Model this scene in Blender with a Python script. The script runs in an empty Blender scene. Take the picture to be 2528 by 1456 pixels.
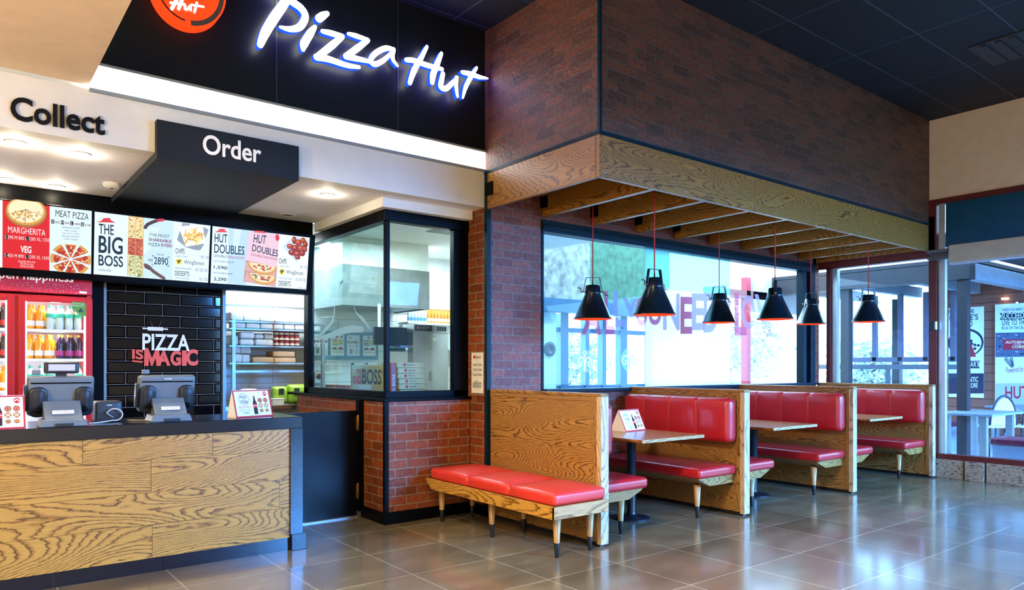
import bpy, bmesh, math, random
from mathutils import Vector, Matrix

random.seed(7)
SC = bpy.context.scene
COL = SC.collection

# ------------------------------------------------------------------ camera
EYE = 1.4                       # eye height, metres
FPX = 1781.0                    # focal length for a 2528 px wide frame
TH = math.radians(51.96)        # the shop front (X axis) lies this far right of the view
FW = Vector((math.cos(TH), math.sin(TH), 0))
RT = Vector((math.sin(TH), -math.cos(TH), 0))
cam_d = bpy.data.cameras.new('camera')
cam = bpy.data.objects.new('camera', cam_d)
COL.objects.link(cam)
cam_d.sensor_width = 36.0
cam_d.lens = FPX / 2528 * 36
cam_d.shift_y = (904 - 728) / 2528
cam_d.clip_start = 0.05
cam_d.clip_end = 200
cam.matrix_world = Matrix(((RT.x, 0, -FW.x, 0), (RT.y, 0, -FW.y, 0), (0, 1, 0, EYE), (0, 0, 0, 1)))
SC.camera = cam

# ------------------------------------------------------------------ colour management
SC.view_settings.view_transform = 'Standard'
SC.view_settings.look = 'None'
SC.view_settings.gamma = 1
SC.view_settings.use_curve_mapping = False
SC.view_settings.exposure = 0.7

# ------------------------------------------------------------------ sky, daylight, lamps
W = bpy.data.worlds.new('sky')
SC.world = W
W.use_nodes = True
bg = W.node_tree.nodes['Background']
bg.inputs[0].default_value = (0.48, 0.74, 1.0, 1)
bg.inputs[1].default_value = 7.5
SC.cycles.use_denoising = True
SC.cycles.max_bounces = 9
SC.cycles.diffuse_bounces = 4
SC.cycles.glossy_bounces = 4
SC.cycles.transparent_max_bounces = 14
SC.cycles.sample_clamp_indirect = 6.0
SC.cycles.caustics_reflective = False
SC.cycles.caustics_refractive = False


def area(name, loc, target, sx, sy, energy, color, portal=False, spread=180):
    d = bpy.data.lights.new(name, 'AREA')
    d.shape = 'RECTANGLE'
    d.size, d.size_y = sx, sy
    d.energy = energy
    d.color = color
    d.spread = math.radians(spread)
    if portal:
        d.cycles.is_portal = True
    o = bpy.data.objects.new(name, d)
    COL.objects.link(o)
    o.location = loc
    o.rotation_euler = (Vector(target) - Vector(loc)).to_track_quat('-Z', 'Y').to_euler()
    return o


def spot(name, loc, energy, color, angle=110, blend=0.6, r=0.05):
    d = bpy.data.lights.new(name, 'SPOT')
    d.energy = energy
    d.color = color
    d.spot_size = math.radians(angle)
    d.spot_blend = blend
    d.shadow_soft_size = r
    o = bpy.data.objects.new(name, d)
    COL.objects.link(o)
    o.location = loc
    return o


def point(name, loc, energy, color, r=0.03):
    d = bpy.data.lights.new(name, 'POINT')
    d.energy = energy
    d.color = color
    d.shadow_soft_size = r
    o = bpy.data.objects.new(name, d)
    COL.objects.link(o)
    o.location = loc
    return o


# daylight portals in the window openings
area('window_portal_east', (9.95, 0.4, 1.9), (0, 0.4, 1.9), 7.0, 3.2, 1, (1, 1, 1), portal=True)
area('window_portal_corner', (9.95, 4.6, 1.95), (0, 4.6, 1.95), 1.5, 1.7, 1, (1, 1, 1), portal=True)
area('window_portal_south', (7.6, -4.05, 1.9), (7.6, 0, 1.9), 4.4, 3.2, 1, (1, 1, 1), portal=True)
area('window_portal_booths', (7.0, 5.62, 1.95), (7.0, 0, 1.95), 4.8, 1.6, 1, (1, 1, 1), portal=True)
# daylight falling through the tall windows on the right of the hall
area('low_sky_south', (8.6, -11.0, 4.6), (6.3, 4.0, 0.7), 9.0, 2.2, 10500, (0.12, 0.42, 1.0))
# added warm fill lights over the unseen part of the hall; kitchen strip lamps
WARM = (1.0, 0.80, 0.54)
for lx, ly, en in ((-2.6, 1.2, 300), (-0.8, -1.2, 170), (-0.3, 2.0, 400), (-3.5, -2.2, 150)):
    area('hall_fill_light', (lx, ly, 4.46), (lx, ly, 0), 1.2, 0.6, en, WARM, spread=145)
point('left_fill_light', (-1.7, 3.4, 2.3), 110, WARM, .15)  # added fill lamp out of view, brightens the tan ceiling from below
area('kitchen_strip_light', (3.6, 6.9, 2.84), (3.6, 6.9, 0), 1.2, 0.6, 44, (0.86, 0.97, 1.0))
area('kitchen_strip_light', (3.2, 8.1, 2.84), (3.2, 8.1, 0), 1.4, 0.4, 50, (0.86, 0.97, 1.0))
area('kitchen_strip_light', (5.0, 8.0, 2.84), (5.0, 8.0, 0), 0.9, 0.5, 20, (0.90, 0.97, 1.0))

# ------------------------------------------------------------------ helpers
PI = math.pi


def lin(h):
    h = h.lstrip('#')
    c = [int(h[i:i + 2], 16) / 255 for i in (0, 2, 4)]
    return tuple(x / 12.92 if x <= 0.04045 else ((x + 0.055) / 1.055) ** 2.4 for x in c)


class NT:
    def __init__(self, name):
        self.m = bpy.data.materials.new(name)
        self.m.use_nodes = True
        self.t = self.m.node_tree
        self.t.nodes.clear()
        self.out = self.n('ShaderNodeOutputMaterial')

    def n(self, typ, **kw):
        x = self.t.nodes.new(typ)
        for k, v in kw.items():
            if k in x.inputs:
                x.inputs[k].default_value = v
            else:
                setattr(x, k, v)
        return x

    def l(self, a, b):
        self.t.links.new(a, b)

    def ramp(self, stops, interp='LINEAR'):
        r = self.n('ShaderNodeValToRGB')
        r.color_ramp.interpolation = interp
        e = r.color_ramp.elements
        while len(e) < len(stops):
            e.new(0.5)
        for q, (p, c) in zip(e, stops):
            q.position = p
            q.color = (*c, 1) if len(c) == 3 else c
        return r

    def bsdf(self, rough=0.5, metal=0.0, spec=0.5, color=None, coat=0.0):
        b = self.n('ShaderNodeBsdfPrincipled')
        b.inputs['Roughness'].default_value = rough
        b.inputs['Metallic'].default_value = metal
        b.inputs['Specular IOR Level'].default_value = spec
        b.inputs['Coat Weight'].default_value = coat
        b.inputs['Coat Roughness'].default_value = 0.1
        if color:
            b.inputs['Base Color'].default_value = (*color, 1)
        self.l(b.outputs[0], self.out.inputs[0])
        return b

    def bump(self, b, h, strength=0.3, dist=0.01):
        u = self.n('ShaderNodeBump')
        u.inputs['Strength'].default_value = strength
        u.inputs['Distance'].default_value = dist
        self.l(h, u.inputs['Height'])
        self.l(u.outputs[0], b.inputs['Normal'])


_M = {}


def mat(hexc, rough=0.5, metal=0.0, spec=0.5, var=0.06, name=None, coat=0.0):
    """plain material with a little procedural variation of tone"""
    key = (hexc, rough, metal, spec, var, coat)
    if key in _M:
        return _M[key]
    k = NT(name or 'paint_' + hexc.strip('#'))
    c = lin(hexc)
    b = k.bsdf(rough, metal, spec, c, coat)
    if var:
        tc = k.n('ShaderNodeTexCoord')
        nz = k.n('ShaderNodeTexNoise', Scale=9.0, Detail=3.0)
        k.l(tc.outputs['Object'], nz.inputs['Vector'])
        r = k.ramp([(0.3, tuple(x * (1 - var) for x in c)), (0.7, tuple(min(1, x * (1 + var)) for x in c))])
        k.l(nz.outputs[0], r.inputs[0])
        k.l(r.outputs[0], b.inputs['Base Color'])
    _M[key] = k.m
    return k.m


def glow(hexc, strength, name=None, base='000000'):
    key = ('e', hexc, strength)
    if key in _M:
        return _M[key]
    k = NT(name or 'light_' + hexc)
    b = k.bsdf(0.4, 0, 0.3, lin(base))
    b.inputs['Emission Color'].default_value = (*lin(hexc), 1)
    b.inputs['Emission Strength'].default_value = strength
    _M[key] = k.m
    return k.m


def glass(name, tint=(1, 1, 1), refl=0.05, rough=0.0, haze=None, haze_f=0.0):
    k = NT(name)
    tr = k.n('ShaderNodeBsdfTransparent', Color=(*tint, 1))
    gl = k.n('ShaderNodeBsdfGlossy', Roughness=rough)
    lw = k.n('ShaderNodeLayerWeight', Blend=0.5)
    pw = k.n('ShaderNodeMath', operation='POWER')
    k.l(lw.outputs['Facing'], pw.inputs[0])
    pw.inputs[1].default_value = 4.0
    mp = k.n('ShaderNodeMath', operation='MULTIPLY_ADD')
    k.l(pw.outputs[0], mp.inputs[0])
    mp.inputs[1].default_value = refl * 9
    mp.inputs[2].default_value = refl
    mp.use_clamp = True
    mx = k.n('ShaderNodeMixShader')
    k.l(mp.outputs[0], mx.inputs[0])
    k.l(tr.outputs[0], mx.inputs[1])
    k.l(gl.outputs[0], mx.inputs[2])
    last = mx
    if haze:
        df = k.n('ShaderNodeBsdfTranslucent', Color=(*haze, 1))
        d2 = k.n('ShaderNodeBsdfDiffuse', Color=(*haze, 1))
        ad = k.n('ShaderNodeMixShader', Fac=0.5)
        k.l(df.outputs[0], ad.inputs[1])
        k.l(d2.outputs[0], ad.inputs[2])
        m2 = k.n('ShaderNodeMixShader', Fac=haze_f)
        k.l(mx.outputs[0], m2.inputs[1])
        k.l(ad.outputs[0], m2.inputs[2])
        last = m2
    k.l(last.outputs[0], k.out.inputs[0])
    return k.m


def wood(name, light, mid, dark, lines=13.0, su=0.9, sv=5.0, rough=0.38, pores=0.28, seed=0.0):
    """oak: contour lines of a stretched noise field give cathedral grain; UV u runs along the grain in metres"""
    k = NT(name)
    b = k.bsdf(rough, 0, 0.45)
    uv = k.n('ShaderNodeUVMap')
    mp = k.n('ShaderNodeMapping')
    mp.inputs['Scale'].default_value = (su, sv, 1)
    mp.inputs['Location'].default_value = (seed, seed * 0.7, seed)
    k.l(uv.outputs[0], mp.inputs[0])
    wob = k.n('ShaderNodeTexNoise', Scale=11.0, Detail=5.0, Roughness=0.65)
    k.l(mp.outputs[0], wob.inputs['Vector'])
    nz = k.n('ShaderNodeTexNoise', Scale=0.85, Detail=0.6, Roughness=0.3, Distortion=0.15)
    k.l(mp.outputs[0], nz.inputs['Vector'])
    a1 = k.n('ShaderNodeMath', operation='MULTIPLY_ADD')
    k.l(wob.outputs[0], a1.inputs[0])
    a1.inputs[1].default_value = 0.035
    k.l(nz.outputs[0], a1.inputs[2])
    a2 = k.n('ShaderNodeMath', operation='MULTIPLY')
    k.l(a1.outputs[0], a2.inputs[0])
    a2.inputs[1].default_value = lines * 2.6
    fr = k.n('ShaderNodeMath', operation='FRACT')
    k.l(a2.outputs[0], fr.inputs[0])
    L, Md, D = lin(light), lin(mid), lin(dark)
    H = tuple(m * .55 + d * .45 for m, d in zip(Md, D))
    r = k.ramp([(0.0, Md), (0.10, L), (0.62, L), (0.82, Md), (0.905, H), (0.94, D), (0.965, D), (1.0, Md)])
    k.l(fr.outputs[0], r.inputs[0])
    # soft large patches fade the lines here and there
    sf = k.n('ShaderNodeTexNoise', Scale=1.6, Detail=1.0)
    k.l(mp.outputs[0], sf.inputs['Vector'])
    sr_ = k.ramp([(0.28, (0.6,) * 3), (0.45, (1.0,) * 3)])
    k.l(sf.outputs[0], sr_.inputs[0])
    fade = k.n('ShaderNodeMix', data_type='RGBA')
    k.l(sr_.outputs[0], fade.inputs[0])
    fade.inputs[6].default_value = (*[l * .7 + m * .3 for l, m in zip(L, Md)], 1)
    k.l(r.outputs[0], fade.inputs[7])
    mp2 = k.n('ShaderNodeMapping')
    mp2.inputs['Scale'].default_value = (7, 190, 1)
    k.l(uv.outputs[0], mp2.inputs[0])
    pn = k.n('ShaderNodeTexNoise', Scale=1.0, Detail=3.0)
    k.l(mp2.outputs[0], pn.inputs['Vector'])
    pr = k.ramp([(0.38, (1 - pores,) * 3), (0.58, (1.0,) * 3)])
    k.l(pn.outputs[0], pr.inputs[0])
    mx = k.n('ShaderNodeMix', data_type='RGBA', blend_type='MULTIPLY')
    mx.inputs[0].default_value = 1.0
    k.l(fade.outputs[2], mx.inputs[6])
    k.l(pr.outputs[0], mx.inputs[7])
    k.l(mx.outputs[2], b.inputs['Base Color'])
    k.bump(b, r.outputs[0], 0.08, 0.003)
    return k.m


def brick(name, c1, c2, c3, mortar, bw=0.225, rh=0.081, ms=0.006, rough=0.55, spec=0.4, bump=0.5):
    k = NT(name)
    b = k.bsdf(rough, 0, spec)
    uv = k.n('ShaderNodeUVMap')
    nz0 = k.n('ShaderNodeTexNoise', Scale=9.0, Detail=2.0)
    k.l(uv.outputs[0], nz0.inputs['Vector'])
    wv = k.n('ShaderNodeVectorMath', operation='MULTIPLY_ADD')
    k.l(nz0.outputs['Color'], wv.inputs[0])
    wv.inputs[1].default_value = (0.006, 0.006, 0)
    k.l(uv.outputs[0], wv.inputs[2])
    br = k.n('ShaderNodeTexBrick')
    br.offset = 0.5
    br.inputs['Scale'].default_value = 1.0
    br.inputs['Brick Width'].default_value = bw
    br.inputs['Row Height'].default_value = rh
    br.inputs['Mortar Size'].default_value = ms
    br.inputs['Mortar Smooth'].default_value = 0.25
    br.inputs['Bias'].default_value = -0.1
    br.inputs['Color1'].default_value = (*lin(c1), 1)
    br.inputs['Color2'].default_value = (*lin(c2), 1)
    br.inputs['Mortar'].default_value = (*lin(mortar), 1)
    k.l(wv.outputs[0], br.inputs['Vector'])
    n2 = k.n('ShaderNodeTexNoise', Scale=26.0, Detail=4.0)
    k.l(uv.outputs[0], n2.inputs['Vector'])
    r2 = k.ramp([(0.35, tuple(x * 0.7 for x in lin(c3))), (0.65, (1, 1, 1))])
    k.l(n2.outputs[0], r2.inputs[0])
    mx = k.n('ShaderNodeMix', data_type='RGBA', blend_type='MULTIPLY')
    mx.inputs[0].default_value = 0.45
    k.l(br.outputs['Color'], mx.inputs[6])
    k.l(r2.outputs[0], mx.inputs[7])
    k.l(mx.outputs[2], b.inputs['Base Color'])
    iv = k.n('ShaderNodeMath', operation='MULTIPLY_ADD')
    k.l(br.outputs['Fac'], iv.inputs[0])
    iv.inputs[1].default_value = -1.0
    k.l(n2.outputs[0], iv.inputs[2])
    k.bump(b, iv.outputs[0], bump, 0.012)
    return k.m


def clampv(x, a, b):
    return max(a, min(b, x))


class MB:
    """collects shapes into one mesh; every face carries a UV in metres"""

    def __init__(self):
        self.v, self.f, self.uv, self.mi, self.sm = [], [], [], [], []

    def face(self, idx, mi=0, uv=None, grain=None, off=(0, 0), sm=False):
        self.f.append(tuple(idx))
        self.mi.append(mi)
        self.sm.append(sm)
        if uv is None:
            p = [Vector(self.v[i]) for i in idx]
            n = Vector((0, 0, 0))
            for a in range(len(p)):
                n += (p[a] - p[0]).cross(p[(a + 1) % len(p)] - p[0])
            ax = max(range(3), key=lambda q: abs(n[q]))
            o = [(1, 2), (0, 2), (0, 1)][ax]
            if grain is not None and o[1] == grain:
                o = (o[1], o[0])
            uv = [(q[o[0]] + off[0], q[o[1]] + off[1] + (ax * 3.1 if grain is not None else 0)) for q in p]
        self.uv.append(uv)

    def add(self, verts, faces, mi=0, grain=None, off=(0, 0), sm=False):
        b = len(self.v)
        self.v += [tuple(p) for p in verts]
        for f in faces:
            self.face([b + i for i in f], mi, None, grain, off, sm)
        return self

    def box(self, a, b, mi=0, grain=None, off=None, rot=None, pivot=None):
        x0, y0, z0 = a
        x1, y1, z1 = b
        vs = [(x0, y0, z0), (x1, y0, z0), (x1, y1, z0), (x0, y1, z0), (x0, y0, z1), (x1, y0, z1), (x1, y1, z1), (x0, y1, z1)]
        if rot is not None:
            pv = Vector(pivot if pivot else [(p + q) / 2 for p, q in zip(a, b)])
            vs = [tuple(rot @ (Vector(p) - pv) + pv) for p in vs]
        if off is None:
            off = (random.uniform(0, 40), random.uniform(0, 40)) if grain is not None else (0, 0)
        return self.add(vs, [(0, 3, 2, 1), (4, 5, 6, 7), (0, 1, 5, 4), (1, 2, 6, 5), (2, 3, 7, 6), (3, 0, 4, 7)], mi, grain, off)

    def prism(self, poly, vec, mi=0, grain=None, side_mi=None, off=None):
        """poly: 3-D outline; extruded along vec"""
        n = len(poly)
        vec = Vector(vec)
        P = [Vector(p) for p in poly]
        vs = P + [p + vec for p in P]
        nr = Vector((0, 0, 0))
        for i in range(n):
            nr += P[i].cross(P[(i + 1) % n])
        if nr.dot(vec) > 0:
            fs = [tuple(reversed(range(n))), tuple(range(n, 2 * n))]
            sd = [(i, (i + 1) % n, n + (i + 1) % n, n + i) for i in range(n)]
        else:
            fs = [tuple(range(n)), tuple(reversed(range(n, 2 * n)))]
            sd = [((i + 1) % n, i, n + i, n + (i + 1) % n) for i in range(n)]
        if off is None:
            off = (random.uniform(0, 40), random.uniform(0, 40)) if grain is not None else (0, 0)
        b = len(self.v)
        self.v += [tuple(p) for p in vs]
        for f in fs:
            self.face([b + i for i in f], mi, None, grain, off)
        for f in sd:
            self.face([b + i for i in f], mi if side_mi is None else side_mi, None, grain, off)
        return self

    def lathe(self, c, prof, seg=20, axis=2, mi=0, sm=True, cap=True):
        """prof: list of (radius, height) along the axis from c"""
        b = len(self.v)
        c = Vector(c)
        A = [Vector((1, 0, 0)), Vector((0, 1, 0)), Vector((0, 0, 1))]
        ax, u, w = A[axis], A[(axis + 1) % 3], A[(axis + 2) % 3]
        for r, h in prof:
            for s in range(seg):
                t = 2 * PI * s / seg
                self.v.append(tuple(c + ax * h + (u * math.cos(t) + w * math.sin(t)) * r))
        for i in range(len(prof) - 1):
            for s in range(seg):
                s2 = (s + 1) % seg
                self.face((b + i * seg + s, b + i * seg + s2, b + (i + 1) * seg + s2, b + (i + 1) * seg + s), mi,
                          [(prof[i][1] + c.y, s / seg * .2), (prof[i][1] + c.y, (s + 1) / seg * .2), (prof[i + 1][1] + c.y, (s + 1) / seg * .2), (prof[i + 1][1] + c.y, s / seg * .2)], sm=sm)
        if cap:
            if prof[0][0] > 1e-4:
                self.face([b + s for s in reversed(range(seg))], mi)
            if prof[-1][0] > 1e-4:
                q = b + (len(prof) - 1) * seg
                self.face([q + s for s in range(seg)], mi)
        return self

    def tube(self, pts, r, seg=8, mi=0, closed=False):
        P = [Vector(p) for p in pts]
        n = len(P)
        b = len(self.v)
        rs = r if isinstance(r, (list, tuple)) else [r] * n
        up = None
        for i in range(n):
            if closed:
                t = (P[(i + 1) % n] - P[i - 1]).normalized()
            else:
                t = (P[min(i + 1, n - 1)] - P[max(i - 1, 0)]).normalized()
            if up is None:
                up = Vector((0, 0, 1)) if abs(t.z) < 0.9 else Vector((1, 0, 0))
            s = t.cross(up)
            if s.length < 1e-5:
                s = t.cross(Vector((0, 1, 0.3)))
            s.normalize()
            up = s.cross(t).normalized()
            for k in range(seg):
                a = 2 * PI * k / seg
                self.v.append(tuple(P[i] + (s * math.cos(a) + up * math.sin(a)) * rs[i]))
        m = n if closed else n - 1
        for i in range(m):
            j = (i + 1) % n
            for k in range(seg):
                k2 = (k + 1) % seg
                self.face((b + i * seg + k, b + i * seg + k2, b + j * seg + k2, b + j * seg + k), mi, [(0, 0)] * 4, sm=True)
        if not closed:
            self.face([b + k for k in reversed(range(seg))], mi, [(0, 0)] * seg)
            self.face([b + (n - 1) * seg + k for k in range(seg)], mi, [(0, 0)] * seg)
        return self

    def rbox(self, lo, hi, r, n=(4, 4, 3), puff=None, seams=None, mi=0, rot=None, pivot=None):
        """rounded cushion block. puff=(axis, sign, amount); seams=(axis, [positions], depth)"""
        ax_c = []
        for a in range(3):
            L, H = lo[a], hi[a]
            rr = min(r, (H - L) / 2 * 0.98)
            c = [L, L + rr * .28, L + rr * .62, L + rr]
            for i in range(1, n[a]):
                c.append(L + rr + (H - L - 2 * rr) * i / n[a])
            c += [H - rr, H - rr * .62, H - rr * .28, H]
            if seams and seams[0] == a:
                for s in seams[1]:
                    c = [q for q in c if abs(q - s) > 0.018 or q in (L, H)]
                    c += [s - .014, s - .006, s, s + .006, s + .014]
            ax_c.append(sorted(set(c)))

        def shape(p):
            rr = [min(r, (hi[a] - lo[a]) / 2 * .98) for a in range(3)]
            q = Vector([clampv(p[a], lo[a] + rr[a], hi[a] - rr[a]) for a in range(3)])
            d = Vector(p) - q
            ln = max(abs(d[a]) for a in range(3))
            if ln > 1e-9 and d.length > 1e-9:
                d = d.normalized() * ln
            o = q + d
            g = 0.0
            if seams:
                for s in seams[1]:
                    g += math.exp(-((p[seams[0]] - s) / 0.008) ** 2)
            if puff:
                a, sg, am = puff
                if (p[a] - (lo[a] + hi[a]) / 2) * sg > 0:
                    k = 1.0
                    for e in range(3):
                        if e != a:
                            L, H = lo[e], hi[e]
                            if seams and seams[0] == e:
                                ed = [L] + list(seams[1]) + [H]
                                for i in range(len(ed) - 1):
                                    if ed[i] <= p[e] <= ed[i + 1]:
                                        L, H = ed[i], ed[i + 1]
                                        break
                            k *= 1 - abs(2 * (p[e] - L) / (H - L) - 1) ** 3
                    o[a] += sg * am * k
                    o[a] -= sg * g * (seams[2] if seams else 0)
            if g and seams:
                for e in range(3):
                    if e != seams[0]:
                        m = (lo[e] + hi[e]) / 2
                        sgn = 1 if o[e] > m else -1
                        o[e] -= sgn * min(abs(o[e] - m), g * seams[2] * .6)
            return o
        for a in range(3):
            u, w = (a + 1) % 3, (a + 2) % 3
            for side in (0, 1):
                b = len(self.v)
                U, Wc = ax_c[u], ax_c[w]
                for i in U:
                    for j in Wc:
                        p = [0, 0, 0]
                        p[a] = hi[a] if side else lo[a]
                        p[u], p[w] = i, j
                        o = shape(p)
                        if rot is not None:
                            o = rot @ (o - Vector(pivot)) + Vector(pivot)
                        self.v.append(tuple(o))
                m = len(Wc)
                for i in range(len(U) - 1):
                    for j in range(m - 1):
                        q = (b + i * m + j, b + (i + 1) * m + j, b + (i + 1) * m + j + 1, b + i * m + j + 1)
                        self.face(q if side else tuple(reversed(q)), mi, sm=True)
        return self

    def merged(self, d=1e-5):
        self._merge = d
        return self

    def mesh(self, name, mats):
        me = bpy.data.meshes.new(name)
        me.from_pydata(self.v, [], self.f)
        ul = me.uv_layers.new(name='UVMap')
        k = 0
        for p, uv in zip(me.polygons, self.uv):
            p.material_index = self.mi[p.index]
            p.use_smooth = self.sm[p.index]
            for q in uv:
                ul.data[k].uv = q
                k += 1
        for m in (mats if isinstance(mats, (list, tuple)) else [mats]):
            me.materials.append(m)
        if getattr(self, '_merge', 0):
            bm = bmesh.new()
            bm.from_mesh(me)
            bmesh.ops.remove_doubles(bm, verts=bm.verts, dist=self._merge)
            bm.to_mesh(me)
            bm.free()
        me.update()
        return me

    def build(self, name, mats, parent=None, bevel=0, label=None, cat=None, group=None, kind=None, seg=2):
        me = self.mesh(name, mats)
        o = bpy.data.objects.new(name, me)
        COL.objects.link(o)
        if parent:
            o.parent = parent
            o.matrix_parent_inverse = parent.matrix_basis.inverted()
        if bevel:
            m = o.modifiers.new('edge', 'BEVEL')
            m.width = bevel
            m.segments = seg
            m.limit_method = 'ANGLE'
            m.angle_limit = math.radians(40)
        tag(o, label, cat, group, kind)
        return o


def tag(o, label=None, cat=None, group=None, kind=None):
    if label: o['label'] = label
    if cat: o['category'] = cat
    if group: o['group'] = group
    if kind: o['kind'] = kind
    return o


def thing(name, label, cat, loc=(0, 0, 0), group=None):
    o = bpy.data.objects.new(name, None)
    o.empty_display_size = 0.1
    COL.objects.link(o)
    o.location = loc
    o.matrix_basis = Matrix.Translation(loc)
    return tag(o, label, cat, group)


def struct(name, mb, m, bevel=0, label=None):
    return mb.build(name, m, bevel=bevel, kind='structure', label=label)


def copy_thing(o, loc, label=None, group=None, rotz=0.0):
    """copy a thing with its parts and their sub-parts"""
    def rec(src, par):
        c = src.copy()
        COL.objects.link(c)
        if par:
            c.parent = par
            c.matrix_parent_inverse = src.matrix_parent_inverse.copy()
        for ch in list(src.children):
            rec(ch, c)
        return c
    r = rec(o, None)
    r.location = loc
    r.rotation_euler = (0, 0, rotz)
    if label: r['label'] = label
    if group: r['group'] = group
    return r


# --- sight lines of the survey: a reading on a known plane gives the point in the hall
def on(u, v, p0, nrm):
    d = FW + RT * ((u - 1264) / FPX) + Vector((0, 0, (904 - v) / FPX))
    p0, nrm = Vector(p0), Vector(nrm)
    e = Vector((0, 0, EYE))
    return e + d * ((p0 - e).dot(nrm) / d.dot(nrm))


class Sheet:
    """a flat printed surface: p0 a point on it, n its outward normal; shapes are layered on it"""

    def __init__(self, p0, n):
        self.p0, self.n = Vector(p0), Vector(n).normalized()
        self.mb = MB()
        self.mats = []
        self.k = 0

    def m(self, mt):
        if mt not in self.mats:
            self.mats.append(mt)
        return self.mats.index(mt)

    def px(self, u, v):
        return on(u, v, self.p0, self.n)

    def lift(self, layer=None):
        self.k += 1
        return self.n * (0.0005 + 0.00006 * (self.k if layer is None else layer))

    def poly3(self, pts, mt):
        d = self.lift()
        P = [Vector(p) + d for p in pts]
        nr = Vector((0, 0, 0))
        for i in range(len(P)):
            nr += (P[i] - P[0]).cross(P[(i + 1) % len(P)] - P[0])
        if nr.dot(self.n) < 0:
            P.reverse()
        self.mb.add(P, [tuple(range(len(P)))], self.m(mt))

    def poly(self, pts, mt):
        self.poly3([self.px(*p) for p in pts], mt)

    def frame(self, bl, br, tl):
        """local frame: returns f(s, t) -> point"""
        a, b, c = self.px(*bl), self.px(*br), self.px(*tl)
        return lambda s, t: a + (b - a) * s + (c - a) * t

    def rect(self, fr, s0, t0, s1, t1, mt):
        self.poly3([fr(s0, t0), fr(s1, t0), fr(s1, t1), fr(s0, t1)], mt)

    def disc(self, fr, s, t, rs, rt, mt, n=20, a0=0, a1=360, inner=0.0):
        pts = [fr(s + rs * math.cos(math.radians(a0 + (a1 - a0) * i / n)), t + rt * math.sin(math.radians(a0 + (a1 - a0) * i / n))) for i in range(n + (1 if a1 - a0 < 360 else 0))]
        if inner:
            m = len(pts)
            q = [fr(s + rs * inner * math.cos(math.radians(a0 + (a1 - a0) * i / n)), t + rt * inner * math.sin(math.radians(a0 + (a1 - a0) * i / n))) for i in range(m)]
            d = self.lift()
            rng = range(m if a1 - a0 >= 360 else m - 1)
            b = [p + d for p in pts] + [p + d for p in q]
            fs = [(i, (i + 1) % m, m + (i + 1) % m, m + i) for i in rng]
            self.fix(b, fs, mt)
        else:
            if a1 - a0 < 360:
                pts.append(fr(s, t))
            self.poly3(pts, mt)

    def fix(self, P, fs, mt):
        f0 = fs[0]
        nr = (P[f0[1]] - P[f0[0]]).cross(P[f0[2]] - P[f0[0]])
        if nr.dot(self.n) < 0:
            fs = [tuple(reversed(f)) for f in fs]
        self.mb.add(P, fs, self.m(mt))

    def stroke(self, fr, pts, w, mt, ws=None):
        """ribbon through (s,t) points; w in frame units of t, aspect handled by 3-D width"""
        P = [fr(*p) for p in pts]
        wid = [(fr(0, x) - fr(0, 0)).length for x in (ws if ws else [w] * len(P))]
        v, f = ribbon(P, wid, self.n)
        d = self.lift()
        self.fix([p + d for p in v], f, mt)

    def text(self, s, fr, s0, t0, s1, t1, mt, bold=0.0, shear=0.0, space=1.0):
        vs, fs = text_geo(s, bold, shear, space)
        d = self.lift()
        P = [fr(s0 + (s1 - s0) * x, t0 + (t1 - t0) * y) + d for x, y in vs]
        self.fix(P, fs, mt)

    def textpx(self, s, bl, br, tl, mt, bold=0.0, shear=0.0, space=1.0):
        self.text(s, self.frame(bl, br, tl), 0, 0, 1, 1, mt, bold, shear, space)

    def build(self, name, parent=None, **kw):
        return self.mb.build(name, self.mats, parent, **kw)


def ribbon(P, wid, n, caps=6):
    """flat brush stroke along P with round ends; returns verts, faces (each face a convex piece)"""
    m = len(P)
    # smooth the path
    Q, Wd = [], []
    for i in range(m - 1):
        p0 = P[max(i - 1, 0)]; p1 = P[i]; p2 = P[i + 1]; p3 = P[min(i + 2, m - 1)]
        for k in range(5):
            t = k / 5
            Q.append(0.5 * ((2 * p1) + (p2 - p0) * t + (2 * p0 - 5 * p1 + 4 * p2 - p3) * t * t + (3 * p1 - p0 - 3 * p2 + p3) * t ** 3))
            Wd.append(wid[i] * (1 - t) + wid[i + 1] * t)
    Q.append(P[-1]); Wd.append(wid[-1])
    v, f = [], []
    L, R = [], []
    for i in range(len(Q)):
        t = (Q[min(i + 1, len(Q) - 1)] - Q[max(i - 1, 0)]).normalized()
        s = n.cross(t).normalized()
        L.append(Q[i] + s * Wd[i] / 2); R.append(Q[i] - s * Wd[i] / 2)
    t0 = (Q[1] - Q[0]).normalized(); s0 = n.cross(t0).normalized()
    t1 = (Q[-1] - Q[-2]).normalized(); s1 = n.cross(t1).normalized()
    st = [Q[0] - t0 * (Wd[0] / 2 * math.sin(PI * k / caps)) + s0 * (Wd[0] / 2 * math.cos(PI * k / caps)) for k in range(1, caps)]
    en = [Q[-1] + t1 * (Wd[-1] / 2 * math.sin(PI * k / caps)) - s1 * (Wd[-1] / 2 * math.cos(PI * k / caps)) for k in range(1, caps)]
    outline = L + [e for e in reversed(en)] + list(reversed(R)) + list(reversed(st))
    k = len(L)
    v = L + R + en + st
    for i in range(k - 1):
        f.append((i, k + i, k + i + 1, i + 1))
    f.append(tuple([2 * k - 1] + [2 * k + j for j in range(len(en))] + [k - 1]))
    f.append(tuple([0] + [2 * k + len(en) + j for j in range(len(st))] + [k]))
    return v, f


_TX = {}


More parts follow.
